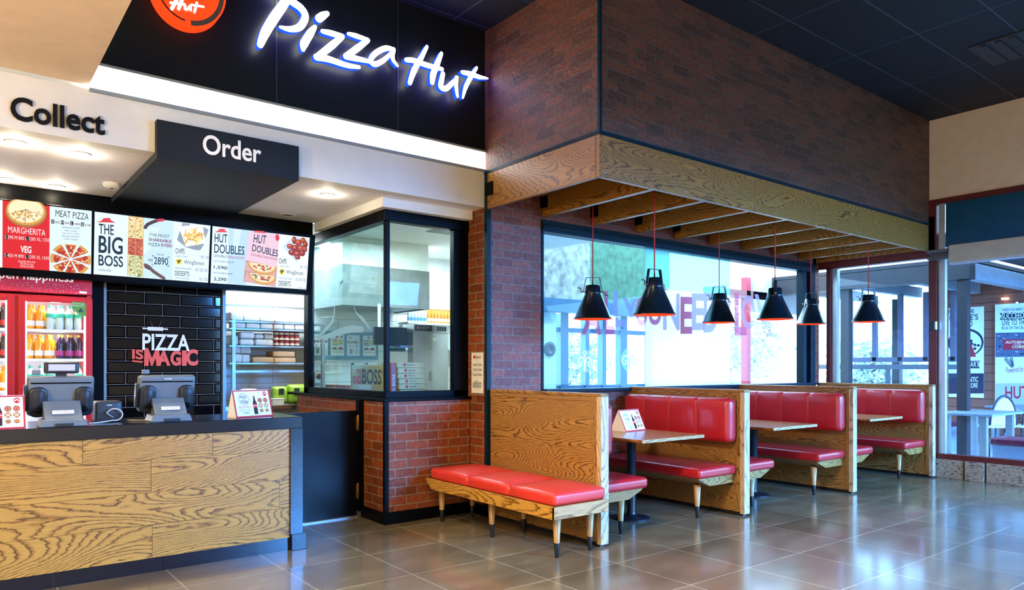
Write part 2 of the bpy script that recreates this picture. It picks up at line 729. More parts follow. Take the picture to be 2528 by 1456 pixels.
def text_geo(s, bold=0.0, shear=0.0, space=1.0):
    if 'M' in s or 'W' in s:
        bold = 0.0
    key = (s, bold, shear, space)
    if key in _TX:
        return _TX[key]
    c = bpy.data.curves.new('lettering', 'FONT')
    c.body = s
    c.offset = bold
    c.shear = shear
    c.space_character = space
    c.resolution_u = 2 if len(s) > 8 else 4
    c.fill_mode = 'FRONT'
    o = bpy.data.objects.new('lettering', c)
    COL.objects.link(o)
    dg = bpy.context.evaluated_depsgraph_get()
    dg.update()
    me = bpy.data.meshes.new_from_object(o.evaluated_get(dg))
    xs = [v.co.x for v in me.vertices]; ys = [v.co.y for v in me.vertices]
    x0, x1, y0, y1 = min(xs), max(xs), min(ys), max(ys)
    vs = [((v.co.x - x0) / (x1 - x0), (v.co.y - y0) / max(y1 - y0, 1e-6)) for v in me.vertices]
    fs = [tuple(p.vertices) for p in me.polygons]
    bpy.data.objects.remove(o); bpy.data.meshes.remove(me); bpy.data.curves.remove(c)
    _TX[key] = (vs, fs)
    return _TX[key]

# ================================================================== materials
OAK = wood('oak_golden', 'c8933e', 'a26d26', '3a210a', lines=14, sv=4.2, pores=.2)
OAK2 = wood('oak_booth', 'a87a3c', '845a28', '341e0c', lines=18, seed=5.3)
OAK_D = wood('oak_dark', 'a8742f', '84561f', '38200b', lines=18, seed=2.1)
OAK_T = wood('oak_table', 'b87a3a', '9a6028', '5a3413', lines=9, seed=8.2, rough=0.22)
OAK_L = wood('oak_leg', 'c49a62', 'a67c46', '6d4a25', lines=7, seed=3.7, su=0.8, sv=9)
BR_K = brick('brick_orange', '984a1b', '73360d', 'b08870', '8f7d68')
BR_B = brick('brick_brown', '74442a', '4a2f20', '8a7a66', '5c4f44', bump=0.8)
BR_W = brick('brick_red', '8c4a35', '6d3527', '9a8a7a', '75695e')
BLACK = mat('060709', 0.35, spec=0.06, name='black_paint')
BLACKF = mat('0e1112', 0.5, spec=0.25, name='black_panel')
CHAR = mat('23262a', 0.5, name='charcoal')
CREAM = mat('e6e5de', 0.7, var=0.03, name='cream_plaster')
TAN = mat('e8d0b4', 0.75, var=0.04, name='tan_plaster')
WHITE = mat('eeeeea', 0.6, var=0.02, name='white_paint')
SOFFIT = mat('f2f0f3', 0.7, var=0.03, name='soffit_paint')
MAROON = mat('5c1a1c', 0.4, name='maroon_paint')
RED_L = mat('b41e26', 0.33, var=0.05, name='red_leather', coat=0.3)
TEALF = mat('0c2430', 0.4, spec=.12, name='blue_black_frame')
STEEL = mat('c4c6c8', 0.28, 1.0, name='stainless', var=0.04)
GALV = mat('aeb4b8', 0.4, 0.8, name='grey_metal', var=0.04)
BRASS = mat('a8793a', 0.35, 0.9, name='brass')
PRINT_B = mat('15202b', 0.6, var=0, name='ink_black')
PRINT_R = mat('c8202c', 0.6, var=0, name='ink_red')
PRINT_W = mat('f4f4f2', 0.6, var=0, name='paper_white')
CARD = mat('c9a777', 0.8, var=0.08, name='cardboard')
GLASS = glass('clear_glass', (0.93, 0.98, 1.0), 0.02)
GLASS_E = glass('blue_tinted_glass', (0.74, 0.88, 1.0), 0.02)
GLASS_K = glass('kitchen_glass', (0.86, 0.97, 0.98), 0.003)
GLASS_S = glass('kitchen_side_glass', (0.76, 0.95, 0.97), 0.05)
GLASS_F = glass('frosted_glass', (0.95, 1, 1), 0.03, haze=(0.85, 0.93, 1.0), haze_f=0.75)


def granite():
    k = NT('black_granite')
    b = k.bsdf(0.16, 0, 0.5)
    tc = k.n('ShaderNodeTexCoord')
    v = k.n('ShaderNodeTexNoise', Scale=420.0, Detail=2.0)
    k.l(tc.outputs['Object'], v.inputs['Vector'])
    r = k.ramp([(0.58, lin('0e1118')), (0.66, lin('2c313c')), (0.76, lin('6c717c'))])
    k.l(v.outputs[0], r.inputs[0])
    k.l(r.outputs[0], b.inputs['Base Color'])
    return k.m


GRANITE = granite()


def floor_mat():
    k = NT('slate_tiles')
    b = k.bsdf(0.22, 0, 0.6, coat=0.6)
    b.inputs['Coat IOR'].default_value = 1.6
    b.inputs['Coat Roughness'].default_value = 0.12
    uv = k.n('ShaderNodeUVMap')
    mp = k.n('ShaderNodeMapping')
    mp.inputs['Location'].default_value = (-3.105 + 0.64 * 10, -2.285 + 0.65 * 10, 0)
    k.l(uv.outputs[0], mp.inputs[0])
    br = k.n('ShaderNodeTexBrick')
    br.offset = 0.0
    br.inputs['Scale'].default_value = 1.0
    br.inputs['Brick Width'].default_value = 0.64
    br.inputs['Row Height'].default_value = 0.65
    br.inputs['Mortar Size'].default_value = 0.005
    br.inputs['Mortar Smooth'].default_value = 0.1
    br.inputs['Color1'].default_value = (*lin('9e9176'), 1)
    br.inputs['Color2'].default_value = (*lin('887b62'), 1)
    br.inputs['Mortar'].default_value = (*lin('d0c7b4'), 1)
    k.l(mp.outputs[0], br.inputs['Vector'])
    m2 = k.n('ShaderNodeMapping')
    m2.inputs['Scale'].default_value = (1.0, 2.4, 1)
    k.l(uv.outputs[0], m2.inputs[0])
    nz = k.n('ShaderNodeTexNoise', Scale=2.2, Detail=3.0, Roughness=0.5)
    k.l(m2.outputs[0], nz.inputs['Vector'])
    r = k.ramp([(0.25, lin('8f856d')), (0.5, lin('bdb39d')), (0.75, lin('e6dfcf'))])
    k.l(nz.outputs[0], r.inputs[0])
    mx = k.n('ShaderNodeMix', data_type='RGBA', blend_type='MULTIPLY')
    mx.inputs[0].default_value = 0.75
    k.l(br.outputs['Color'], mx.inputs[6])
    k.l(r.outputs[0], mx.inputs[7])
    k.l(mx.outputs[2], b.inputs['Base Color'])
    rr = k.n('ShaderNodeMapRange')
    rr.inputs['To Min'].default_value = 0.16
    rr.inputs['To Max'].default_value = 0.34
    n3 = k.n('ShaderNodeTexNoise', Scale=1.3, Detail=1.0)
    k.l(uv.outputs[0], n3.inputs['Vector'])
    k.l(n3.outputs[0], rr.inputs['Value'])
    k.l(rr.outputs[0], b.inputs['Roughness'])
    ad = k.n('ShaderNodeMath', operation='MULTIPLY_ADD')
    k.l(br.outputs['Fac'], ad.inputs[0])
    ad.inputs[1].default_value = -1.2
    ad.inputs[2].default_value = 1.0
    k.bump(b, ad.outputs[0], 0.05, 0.004)
    return k.m


def grid_mat(name, base, line, w, h, ms, rough=0.6, var=0.1, off=0.0, bump=0.0):
    k = NT(name)
    b = k.bsdf(rough, 0, 0.4)
    uv = k.n('ShaderNodeUVMap')
    br = k.n('ShaderNodeTexBrick')
    br.offset = off
    br.inputs['Scale'].default_value = 1.0
    br.inputs['Brick Width'].default_value = w
    br.inputs['Row Height'].default_value = h
    br.inputs['Mortar Size'].default_value = ms
    br.inputs['Mortar Smooth'].default_value = 0.1
    c = lin(base)
    br.inputs['Color1'].default_value = (*c, 1)
    br.inputs['Color2'].default_value = (*[x * (1 - var) for x in c], 1)
    br.inputs['Mortar'].default_value = (*lin(line), 1)
    k.l(uv.outputs[0], br.inputs['Vector'])
    k.l(br.outputs['Color'], b.inputs['Base Color'])
    if bump:
        iv = k.n('ShaderNodeMath', operation='SUBTRACT')
        iv.inputs[0].default_value = 1
        k.l(br.outputs['Fac'], iv.inputs[1])
        k.bump(b, iv.outputs[0], bump, 0.01)
    return k.m


FLOOR = floor_mat()
CEIL = grid_mat('dark_ceiling_tiles', '0b0e13', '39424c', 1.2, 0.6, 0.008, 0.7, 0.25, bump=0.3)
WTILE = grid_mat('white_wall_tiles', 'eceff0', '9aa0a4', 0.56, 0.2, 0.003, 0.15, 0.02, off=0.5, bump=0.2)
PLANKW = grid_mat('reddish_planks', '9a5c48', '4a2c22', 2.4, 0.16, 0.006, 0.6, 0.25, off=0.4, bump=0.4)

ZC = 4.53        # hall ceiling
XE = 9.87        # glazed wall at the far right
YW = 5.45        # brick wall with the long window
YF = 5.47        # shop fascia

# ================================================================== shell
struct('floor', MB().box((-6, -4.2, -0.1), (XE + 0.15, 9, 0)), FLOOR)
struct('ceiling', MB().box((-6, -4.2, ZC), (XE + 0.15, 5.6, ZC + 0.1)), CEIL)
struct('wall_west', MB().box((-6.1, -4.2, 0), (-6, 9, 4.6)), CREAM)
struct('wall_north_service', MB().box((-6, 5.6, 0), (-1.2, 5.7, 4.6)), CREAM)
w = MB()
w.box((-6, -4.3, 0), (5.3, -4.2, 4.6))
w.box((5.3, -4.3, 0), (XE, -4.2, 0.3))
w.box((5.3, -4.3, 3.5), (XE, -4.2, 4.6))
struct('wall_south', w, CREAM)
w = MB()
for x in (5.35, 6.8, 8.3, 9.72):
    w.box((x - .05, -4.28, 0.3), (x + .05, -4.2, 3.5))
win4 = struct('window_4', w, MAROON)
MB().box((5.35, -4.25, .3), (9.72, -4.24, 3.5)).build('glass_pane', GLASS_E, win4)

# tan dropped ceiling at the upper left, black fascia, light box, cream band
struct('ceiling_tan', MB().box((-6, 2.2, 3.255), (0.735, YF, 3.45)), TAN)
w = MB()
w.box((0.735, YF, 3.395), (3.97, YF + 0.12, ZC))
struct('wall_fascia', w, BLACKF)
for i, x in enumerate((1.98, 3.03)):
    struct('trim_%d' % (1 + i), MB().box((x, YF - .004, 3.41), (x + .012, YF, ZC)), CHAR)
struct('trim_3', MB().box((0.735, YF - .03, 3.39), (3.955, YF, 3.408)), mat('8f948e', 0.5))
struct('trim_4', MB().box((0.735, YF - .03, 3.212), (3.955, YF, 3.232)), mat('8f9aa2', 0.5))
o = MB().box((0.74, YF - .02, 3.232), (3.95, YF + .025, 3.388)).build('light_box', glow('f4f8ff', 5.0, 'fascia_light', 'ffffff'),
    label='long glowing white light strip under the black fascia', cat='light strip')
struct('wall_fascia_band', MB().box((-1.2, YF, 2.885), (3.97, YF + .12, 3.231)), CREAM)
struct('ceiling_soffit', MB().box((-1.2, YF + .12, 2.885), (3.97, 7.16, 2.93)), SOFFIT)
struct('trim_14', MB().box((-1.2, YF + .03, 3.2315), (3.97, YF + .12, 3.394)), CREAM)
# header behind the menu screens and the plaster edge round the kitchen box
struct('wall_menu_header', MB().box((-1.2, 7.16, 2.14), (2.98, 7.28, 2.93)), BLACK)
w = MB()
w.prism([(2.995, 5.66, 2.797), (3.95, 5.66, 2.797), (3.95, 5.72, 2.797), (3.06, 5.72, 2.797), (3.06, 7.15, 2.797), (2.995, 7.15, 2.797)], (0, 0, .087))
struct('trim_5', w, CREAM)

# black tiled wall behind the counter
k = NT('black_bevel_tiles')
kb = k.bsdf(0.07, 0, 0.35, lin('0b080a'))
TILE_B = k.m
tw, th_ = 0.311, 0.1068
w = MB()
w.box((1.13, 7.415, 0), (2.14, 7.5, 2.3), mi=1)
row = 0
z = 0.06
while z < 2.2:
    x = 1.135 - (tw / 2 if row % 2 else 0)
    while x < 2.135:
        a, b_ = max(x + .002, 1.133), min(x + tw - .002, 2.137)
        z0, z1 = z + .002, z + th_ - .002
        if b_ - a > .02:
            e = min(.012, (b_ - a) / 3)
            y0, y1 = 7.415, 7.405
            vs = [(a, y0, z0), (b_, y0, z0), (b_, y0, z1), (a, y0, z1), (a + e, y1, z0 + .012), (b_ - e, y1, z0 + .012), (b_ - e, y1, z1 - .012), (a + e, y1, z1 - .012)]
            w.add(vs, [(4, 5, 6, 7), (0, 1, 5, 4), (1, 2, 6, 5), (2, 3, 7, 6), (3, 0, 4, 7)])
        x += tw
    z += th_
    row += 1
struct('wall_black_tiles', w, [TILE_B, mat('8a8078', 0.6, name='tile_grout')])
struct('trim_6', MB().box((1.105, 7.38, 0), (1.13, 7.42, 2.3)), mat('8a8078', 0.4, 0.6))
struct('trim_7', MB().box((2.14, 7.37, 0), (2.17, 7.5, 2.3)), mat('6d747a', 0.4, 0.7))
struct('wall_column', MB().box((1.0, 7.36, 0), (1.105, 7.9, 2.3)), BLACK)

# kitchen shell
w = MB()
w.box((-1.2, 8.6, 0), (6.0, 8.7, 2.3))
struct('wall_kitchen_back', w, WTILE)
struct('wall_kitchen_upper', MB().box((-1.2, 8.58, 2.12), (6.0, 8.7, 2.95)), mat('d9dcdf', 0.6))
struct('ceiling_kitchen', MB().box((-1.2, 7.28, 2.9), (6.1, 8.7, 2.96)).box((3.06, 5.72, 2.9), (6.1, 7.28, 2.96)), WHITE)
w = MB()
w.box((4.63, YW + .14, 0), (4.72, 7.0, 2.95))
w.box((4.63, 7.0, 0), (5.98, 7.08, 2.95))
w.box((5.9, 7.08, 0), (5.98, 8.6, 2.95))
struct('wall_kitchen_right', w, WHITE)
struct('wall_service_left', MB().box((-1.3, 5.6, 0), (-1.2, 8.7, 2.95)), CHAR)

# low brick kitchen wall with black caps, corner trims and skirting
w = MB()
w.box((3.047, 5.713, 0.10), (3.95, 5.80, 1.085))
w.box((3.047, 5.80, 0.10), (3.14, 7.75, 1.085))
struct('wall_kitchen_front', w, BR_K)
w = MB()
w.box((3.028, 5.694, 1.085), (3.96, 5.93, 1.112))
w.box((3.028, 5.93, 1.085), (3.24, 8.0, 1.112))
struct('trim_8', w, BLACK, bevel=.003)
struct('trim_9', MB().box((3.035, 5.70, 0.1), (3.075, 5.735, 1.085)), BLACK)
w = MB()
w.box((3.03, 5.696, 0), (3.96, 5.75, 0.105))
w.box((3.03, 5.75, 0), (3.08, 6.16, 0.105))
struct('baseboard_kitchen', w, BLACK, bevel=.004)
struct('trim_10', MB().box((3.0, 6.13, 0.06), (3.05, 6.2, 1.085)), BLACK)

# brick return and the wall with the long window
w = MB()
w.box((3.965, YW + .002, 0.1), (4.12, 5.80, 2.9))
struct('wall_pillar', w, BR_K)
w = MB()
w.box((3.99, YW, 0.0), (4.63, YW + .15, 3.3))
w.box((4.63, YW, 0), (9.80, YW + .15, 1.165))
w.box((4.63, YW, 2.83), (9.80, YW + .15, 3.3))
w.box((9.72, YW, 1.165), (XE, YW + .15, 3.3))
struct('wall_window', w, BR_W)
struct('baseboard_pillar', MB().box((3.945, 5.36, 0), (3.98, 5.71, 0.1)), BLACK)
struct('trim_11', MB().box((3.945, YW - .03, 0), (3.99, YW + .01, 3.19)), TEALF)

# overhead brick bulkhead
w = MB()
w.box((3.96, 3.97, 3.215), (XE + .05, 4.06, ZC))
w.box((3.96, 4.06, 3.215), (4.05, YF + .13, ZC))
struct('wall_bulkhead', w, BR_B)
w = MB()
w.box((3.945, 3.955, 3.19), (XE, 4.0, 3.217))
w.box((3.945, 4.0, 3.19), (3.99, YF, 3.217))
w.box((3.952, 3.955, 3.217), (3.975, 3.98, ZC))
struct('trim_12', w, TEALF)
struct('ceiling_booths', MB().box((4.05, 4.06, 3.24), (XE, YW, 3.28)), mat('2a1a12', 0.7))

# far glazed wall: tan band, maroon rails, stone plinth
struct('wall_east', MB().box((XE, -4.2, 3.51), (XE + .14, 3.97, ZC)), TAN)
w = MB()
for y in (-2.0, -0.3, 1.4, 3.1):
    pass
SPECK = NT('speckled_stone')
sb = SPECK.bsdf(0.6)
stc = SPECK.n('ShaderNodeTexCoord')
sn = SPECK.n('ShaderNodeTexNoise', Scale=55.0, Detail=3.0)
smp = SPECK.n('ShaderNodeMapping')
smp.inputs['Scale'].default_value = (1, 0.45, 1.4)
SPECK.l(stc.outputs['Object'], smp.inputs[0])
SPECK.l(smp.outputs[0], sn.inputs['Vector'])
sr = SPECK.ramp([(0.33, lin('3a3026')), (0.42, lin('8d7f6a')), (0.6, lin('a99a82'))])
SPECK.l(sn.outputs[0], sr.inputs[0])
SPECK.l(sr.outputs[0], sb.inputs['Base Color'])
w = MB()
for y0, y1 in ((-4.2, -1.6), (-1.59, 0.9), (0.91, 2.83), (2.84, 3.32), (3.34, 3.55), (3.57, 3.9), (3.9, 5.45)):
    w.box((XE - .03 - (.012 if y1 == 3.55 else 0), y0, 0), (XE + .14, y1, 0.235))
struct('wall_plinth', w, SPECK.m, bevel=.004)
w = MB()
w.box((XE - .02, -4.2, 0.235), (XE + .1, 5.45, 0.30))
w.box((XE - .02, -4.2, 3.45), (XE + .1, 3.97, 3.512))
w.box((XE - .02, 3.90, 2.78), (XE + .1, 5.45, 3.3))
w.box((XE - .02, 3.88, 0.3), (XE + .1, 3.97, 3.45))
w.box((XE - .02, 5.27, 0.3), (XE + .1, 5.33, 2.8))
for y in (0.9, -1.6):
    w.box((XE - .02, y - .04, 0.3), (XE + .1, y + .04, 3.45))
win = struct('window_3', w, MAROON)
w = MB()
w.box((XE + .02, 3.795, 0.3), (XE + .09, 3.868, 3.45))
w.box((XE + .02, 5.19, 0.3), (XE + .09, 5.262, 2.78))
w.build('metal_post', mat('cdd4d8', 0.3, 0.7), win)
MB().box((XE + .035, -4.2, 0.3), (XE + .045, 3.86, 2.9)).box((XE + .035, 3.96, 0.3), (XE + .045, 5.19, 2.78)).build('glass_pane', GLASS_E, win)
MB().box((XE + .03, -4.2, 2.9), (XE + .05, 3.79, 3.45)).build('tinted_transom', mat('0b4766', 0.25, name='blue_film'), win)

struct('floor_outside', MB().box((-10, -30, -.15), (30, -4.3, -.05)), mat('5a5c5e', .8))  # unseen ground, added dark to cut sky light coming from below

# ================================================================== kitchen corner window
w = MB()
xg, yg = 3.10, 5.785            # glass lines
w.box((xg - .03, yg - .03, 1.112), (3.97, yg + .04, 1.175))          # bottom rails
w.box((xg - .03, yg + .04, 1.112), (xg + .04, 7.62, 1.175))
w.box((xg - .045, yg - .045, 2.70), (3.97, yg + .05, 2.80))           # top rails
w.box((xg - .045, yg + .05, 2.70), (xg + .05, 7.62, 2.80))
w.box((xg - .022, yg - .022, 1.175), (xg + .022, yg + .022, 2.70))    # corner mullion
w.box((3.80, yg - .03, 1.112), (3.97, yg + .04, 2.70))                # right jamb
w.box((xg - .03, 7.50, 1.112), (xg + .04, 7.62, 2.70))                # far jamb
win1 = struct('window_1', w, BLACK, bevel=.004)
MB().box((xg + .02, yg - .004, 1.17), (3.81, yg + .004, 2.71)).build('glass_pane', GLASS_K, win1)
MB().box((xg - .004, yg + .02, 1.17), (xg + .004, 7.51, 2.71)).build('glass_pane', GLASS_S, win1)
# the brushed roof mark on the side pane
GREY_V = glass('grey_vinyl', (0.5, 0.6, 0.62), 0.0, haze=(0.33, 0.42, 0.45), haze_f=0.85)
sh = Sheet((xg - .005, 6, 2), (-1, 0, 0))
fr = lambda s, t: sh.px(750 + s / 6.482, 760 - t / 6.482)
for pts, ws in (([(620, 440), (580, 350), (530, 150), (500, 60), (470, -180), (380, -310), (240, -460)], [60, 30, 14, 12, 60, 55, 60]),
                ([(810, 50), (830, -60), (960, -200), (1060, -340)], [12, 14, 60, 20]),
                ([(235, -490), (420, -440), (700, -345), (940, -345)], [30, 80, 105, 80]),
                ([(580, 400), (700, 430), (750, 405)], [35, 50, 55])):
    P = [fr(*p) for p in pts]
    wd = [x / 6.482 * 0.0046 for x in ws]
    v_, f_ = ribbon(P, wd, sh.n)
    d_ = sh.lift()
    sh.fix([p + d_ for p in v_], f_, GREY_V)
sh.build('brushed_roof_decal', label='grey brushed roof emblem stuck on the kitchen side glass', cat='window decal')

# ================================================================== long window behind the booths
w = MB()
w.box((4.63, YW - .03, 2.735), (9.72, YW + .10, 2.85))
w.box((4.63, YW - .05, 2.76), (9.72, YW - .03, 2.80))
w.box((4.63, YW - .01, 1.165), (4.66, YW + .10, 2.735))
w.box((9.44, YW - .01, 1.165), (9.52, YW + .10, 2.735))
w.box((9.60, YW - .03, 1.165), (9.72, YW + .10, 2.735))
w.box((9.52, YW + .03, 1.165), (9.60, YW + .10, 2.735))
w.box((4.63, YW - .09, 1.14), (9.72, YW + .10, 1.172))
win2 = struct('window_2', w, TEALF, bevel=.004)
FROST = glass('frosted_film', (0.9, 0.98, 1.0), 0.03, haze=(0.93, 0.97, 1.0), haze_f=0.86)
MB().box((4.66, YW + .035, 1.172), (6.203, YW + .045, 2.74)).build('glass_pane', glass('blue_glass', (0.84, 0.97, 1.0), 0.02), win2)
MB().box((6.209, YW + .035, 1.172), (7.793, YW + .045, 2.30)).build('glass_pane', FROST, win2, label='white frosted pane')
MB().box((6.209, YW + .035, 2.30), (7.793, YW + .045, 2.74)).build('glass_pane', glass('green_glass', (0.55, 0.86, 0.86), 0.05, haze=(0.45, 0.8, 0.82), haze_f=0.45), win2)
MB().box((7.799, YW + .035, 1.172), (9.45, YW + .045, 2.74)).build('glass_pane', GLASS, win2)
# lettering on the glass
VIN = glass('red_violet_vinyl', (0.75, 0.35, 0.5), 0.0, haze=(0.50, 0.13, 0.22), haze_f=0.8)
VIN2 = glass('violet_vinyl', (0.7, 0.6, 0.9), 0.0, haze=(0.42, 0.32, 0.62), haze_f=0.6)
sh = Sheet((6, YW + .034, 2), (0, -1, 0))
K5 = 2.1415


def c5(a, b):
    return (1180 + a / K5, 300 + b / K5)


for ch, x0, y0, x1, y1, m_, sr in (('A', 548, 960, 650, 1125, VIN, .12), ('L', 668, 895, 722, 1125, VIN, -.05), ('L', 716, 895, 782, 1085, VIN2, -.05),
                                ('Y', 768, 932, 842, 1082, VIN2, -.1), ('O', 834, 925, 896, 1082, VIN, 0), ('U', 902, 930, 968, 1076, VIN, 0),
                                ('N', 978, 905, 1066, 1102, VIN2, 0), ('E', 1070, 925, 1132, 1122, VIN, 0), ('E', 1130, 907, 1196, 1102, VIN2, 0),
                                ('D', 1192, 905, 1268, 1115, VIN2, .03), ('is', 1296, 925, 1340, 995, VIN2, 0), ('L', 1356, 905, 1420, 1130, VIN, 0),
                                ('O', 1392, 915, 1466, 1097, VIN2, 0), ('V', 1462, 912, 1545, 1120, VIN2, -.1), ('E', 1520, 985, 1592, 1142, VIN2, .05)):
    sh.textpx(ch, c5(x0, y1), c5(x1, y1), c5(x0, y0), m_, bold=.028, shear=sr)
sh.build('window_lettering', label='purple hand-drawn words across the long window behind the booths', cat='window lettering')
EMB = glass('etched_disc', (0.8, 0.93, 1.0), 0.02, haze=(0.55, 0.72, 0.85), haze_f=0.5)
for i, (cx, cy) in enumerate(((1443.5, 890), (1552.5, 887))):
    sh = Sheet((6, YW + .034, 2), (0, -1, 0))
    f0 = sh.frame((cx - 20, cy + 30), (cx + 20, cy + 31), (cx - 20, cy - 30))
    sh.disc(f0, .5, .5, .5, .5, EMB, 28)
    wv = mat('f2f8ff', 0.6, var=0)
    for mirror in (1, -1):
        q = [(.5 + mirror * a, b) for a, b in ((.02, .12), (.04, .42), (.12, .62), (.28, .64), (.40, .5), (.36, .33), (.24, .30), (.18, .42), (.26, .47))]
        sh.stroke(f0, q, .07, wv)
    sh.stroke(f0, [(.5, .1), (.5, .55), (.5, .72)], .07, wv)
    sh.disc(f0, .5, .82, .13, .1, wv, 16, inner=.5)
    sh.build('etched_emblem', label=['left round etched scroll emblem on the long window glass', 'right round etched scroll emblem on the long window glass'][i],
             cat='window decal', group='round emblems on the window')

# ================================================================== wooden canopy over the booths
can = thing('wooden_canopy', 'oak canopy of fascia boards and rafters over the red booths', 'canopy', (3.96, 3.97, 2.86))
for i, (a, b_) in enumerate(((3.985, 6.02), (6.024, 8.015), (8.019, 9.83))):
    MB().box((a, 3.962, 2.862), (b_, 4.0, 3.19), grain=0, off=(0.6 + 3 * i, 1.3 + i)).build('fascia_board', OAK_D, can, bevel=.003)
MB().box((3.95, 4.0, 2.862), (3.985, 5.45, 3.19), grain=1, off=(2, 5)).box((3.952, 3.958, 2.862), (3.983, 3.999, 3.19), grain=2).build('fascia_board', OAK_D, can, bevel=.003)
for x in (4.66, 5.35, 6.03, 6.68, 7.33, 8.02, 8.68, 9.34, 9.79):
    MB().box((x - .028, 4.0, 2.88), (x + .028, YW - .01, 3.10), grain=1).build('rafter', OAK_D, can, bevel=.003)
    if x < 7:
        MB().box((x - .05, YW - .10, 2.96), (x - .028, YW - .01, 3.07)).build('bracket', BLACK, can)
MB().box((3.935, 5.33, 2.98), (3.95, 5.44, 3.10)).build('bracket', BLACK, can)
for a in (4.02, 5.98, 6.06, 7.98, 8.05, 9.78, 5.0, 7.0, 8.9):
    for z in (2.90, 3.15):
        MB().lathe((a, 3.962, z), [(.007, 0), (.005, -.004)], 8, axis=1).build('screw', GALV, can)

# ================================================================== pendant lamps
LAMP_B = mat('0c1820', 0.25, name='lamp_black', coat=0.3)
LAMP_O = mat('e8501c', 0.45, name='lamp_orange', var=0)
CORD = mat('b01c1c', 0.6, name='red_cord', var=0)
root = None
lamps = [(4.96, 5.06, 1.86, 0.00, 'first pendant lamp from the pillar, dark cone with yoke flat on, hanging low'),
         (4.96, 4.28, 1.858, 0.55, 'largest-looking black cone pendant with wide yoke, second along the booths'),
         (6.87, 4.98, 1.893, 0.15, 'third black cone pendant along, in front of the frosted pane'),
         (6.87, 4.28, 1.895, 1.25, 'fourth black cone pendant along, its yoke turned edge on'),
         (8.80, 4.97, 1.945, 2.15, 'small-looking pendant with leaning yoke before the dark window jamb'),
         (8.80, 4.23, 1.938, 0.05, 'last pendant lamp, against the bright corner window')]
PH = 51.96
for i, (x, y, z, tw_, lb) in enumerate(lamps):
    if root is None:
        t = thing('pendant_lamp', lb, 'pendant lamp', (0, 0, 0), 'black cone pendants over the booths')
        prof = [(.189, 0), (.187, .010), (.180, .014), (.078, .243), (.0785, .250)]
        MB().lathe((0, 0, 0), prof, 40, cap=False).build('shade', LAMP_B, t)
        MB().lathe((0, 0, 0), [(.1885, -.001), (.181, .006), (.080, .235), (.0, .236)], 40, cap=False).build('shade_lining', LAMP_O, t)
        MB().lathe((0, 0, .248), [(.0785, 0), (.081, .003), (.079, .008), (.070, .075), (.062, .082), (.02, .084), (0, .084)], 32, cap=False).build('cap', LAMP_B, t)
        MB().tube([(0, 0, .325), (0, 0, .37)], .006, 8).build('cord_grip', BLACK, t)
        y_ = MB()
        L_ = [(-.092, .262), (-.066, .405), (.066, .405), (.092, .262)]
        for a, b_ in zip(L_[:-1], L_[1:]):
            d_ = Vector((b_[0] - a[0], 0, b_[1] - a[1])).normalized()
            nn = Vector((-d_.z, 0, d_.x)) * .0025
            q = [Vector((a[0], -.016, a[1])) - nn, Vector((b_[0], -.016, b_[1])) - nn, Vector((b_[0], -.016, b_[1])) + nn, Vector((a[0], -.016, a[1])) + nn]
            y_.prism(q, (0, .032, 0))
        y_.build('yoke', mat('15262c', 0.35, 0.3), t)
        for s in (-1, 1):
            kn = MB().lathe((s * .078, 0, .268), [(.005, 0), (.005, s * .02), (.011, s * .02), (.011, s * .04), (.004, s * .042)], 12, axis=0).build('knob', mat('b98a66', 0.3, 0.9), t)
            MB().tube([(s * .114, 0, .268), (s * .116, -.0, .268 - s * .028), (s * .128, 0, .268 - s * .037), (s * .15, 0, .268 - s * .036)], .004, 6).build('tommy_bar', BLACK, kn)
        MB().lathe((0, 0, .10), [(0, 0), (.02, .006), (.03, .028), (.024, .055), (.014, .075), (.014, .13)], 16, cap=False).build('bulb', glow('ffb27a', 2.0, 'lamp_bulb'), t)
        root = t
    else:
        t = copy_thing(root, (x, y, z), lb)
    t.location = (x, y, z)
    t.rotation_euler = (0, 0, math.radians(-(90 - PH)) * 1.0 + tw_)
    cd = MB().tube([(x, y, z + .368), (x, y, 3.25)], .0055, 8).build('cord', CORD, None)
    cd.parent = t
    cd.matrix_parent_inverse = (Matrix.Translation((x, y, z)) @ t.rotation_euler.to_matrix().to_4x4()).inverted()
    point('pendant_light', (x, y, z + .07), 1.6, (1.0, 0.55, 0.28), .03)

# ================================================================== order counter
ct = thing('order_counter', 'long oak-fronted order counter with black speckled granite top', 'counter', (0.4, 5.7, 0))
MB().box((-1.2, 5.345, 0.927), (2.145, 6.05, 1.015)).build('granite_top', GRANITE, ct, bevel=.004)
MB().box((2.05, 5.345, 0.125), (2.145, 6.05, 0.927)).build('end_panel', GRANITE, ct)
w = MB()
w.box((2.055, 5.335, 0), (2.17, 6.05, 0.125))
w.build('plinth_block', mat('14161c', 0.25), ct, bevel=.003)
jx = lambda u: on(u, 1150, (0, 5.362, 0), (0, -1, 0)).x
rows = ((.10, .325, (jx(-600), jx(376))), (.327, .544, (jx(-300), jx(690))), (.546, .763, (jx(-200), jx(373))), (.765, .927, (jx(204), jx(525))))
w = MB()
for i, (z0, z1, js) in enumerate(rows):
    xs = [-1.2] + sorted(q for q in js if q > -1.2) + [2.05]
    for j in range(len(xs) - 1):
        w.box((xs[j] + .0012, 5.362, z0), (xs[j + 1] - .0012, 5.38, z1), grain=0, off=(1.37 * i + 3.1 * j + .4, .21 * i + .9 * j))
w.build('front_boards', OAK, ct)
MB().box((-1.2, 5.375, .1), (2.05, 5.42, .927)).build('carcass', CHAR, ct)
w = MB()
kx = [-1.2, -.4, jx(131), jx(404), jx(636), 2.055]
for a, b_ in zip(kx[:-1], kx[1:]):
    w.box((a + .001, 5.378, 0), (b_ - .001, 5.40, .102))
w.build('kick_tiles', mat('17181f', 0.2), ct)

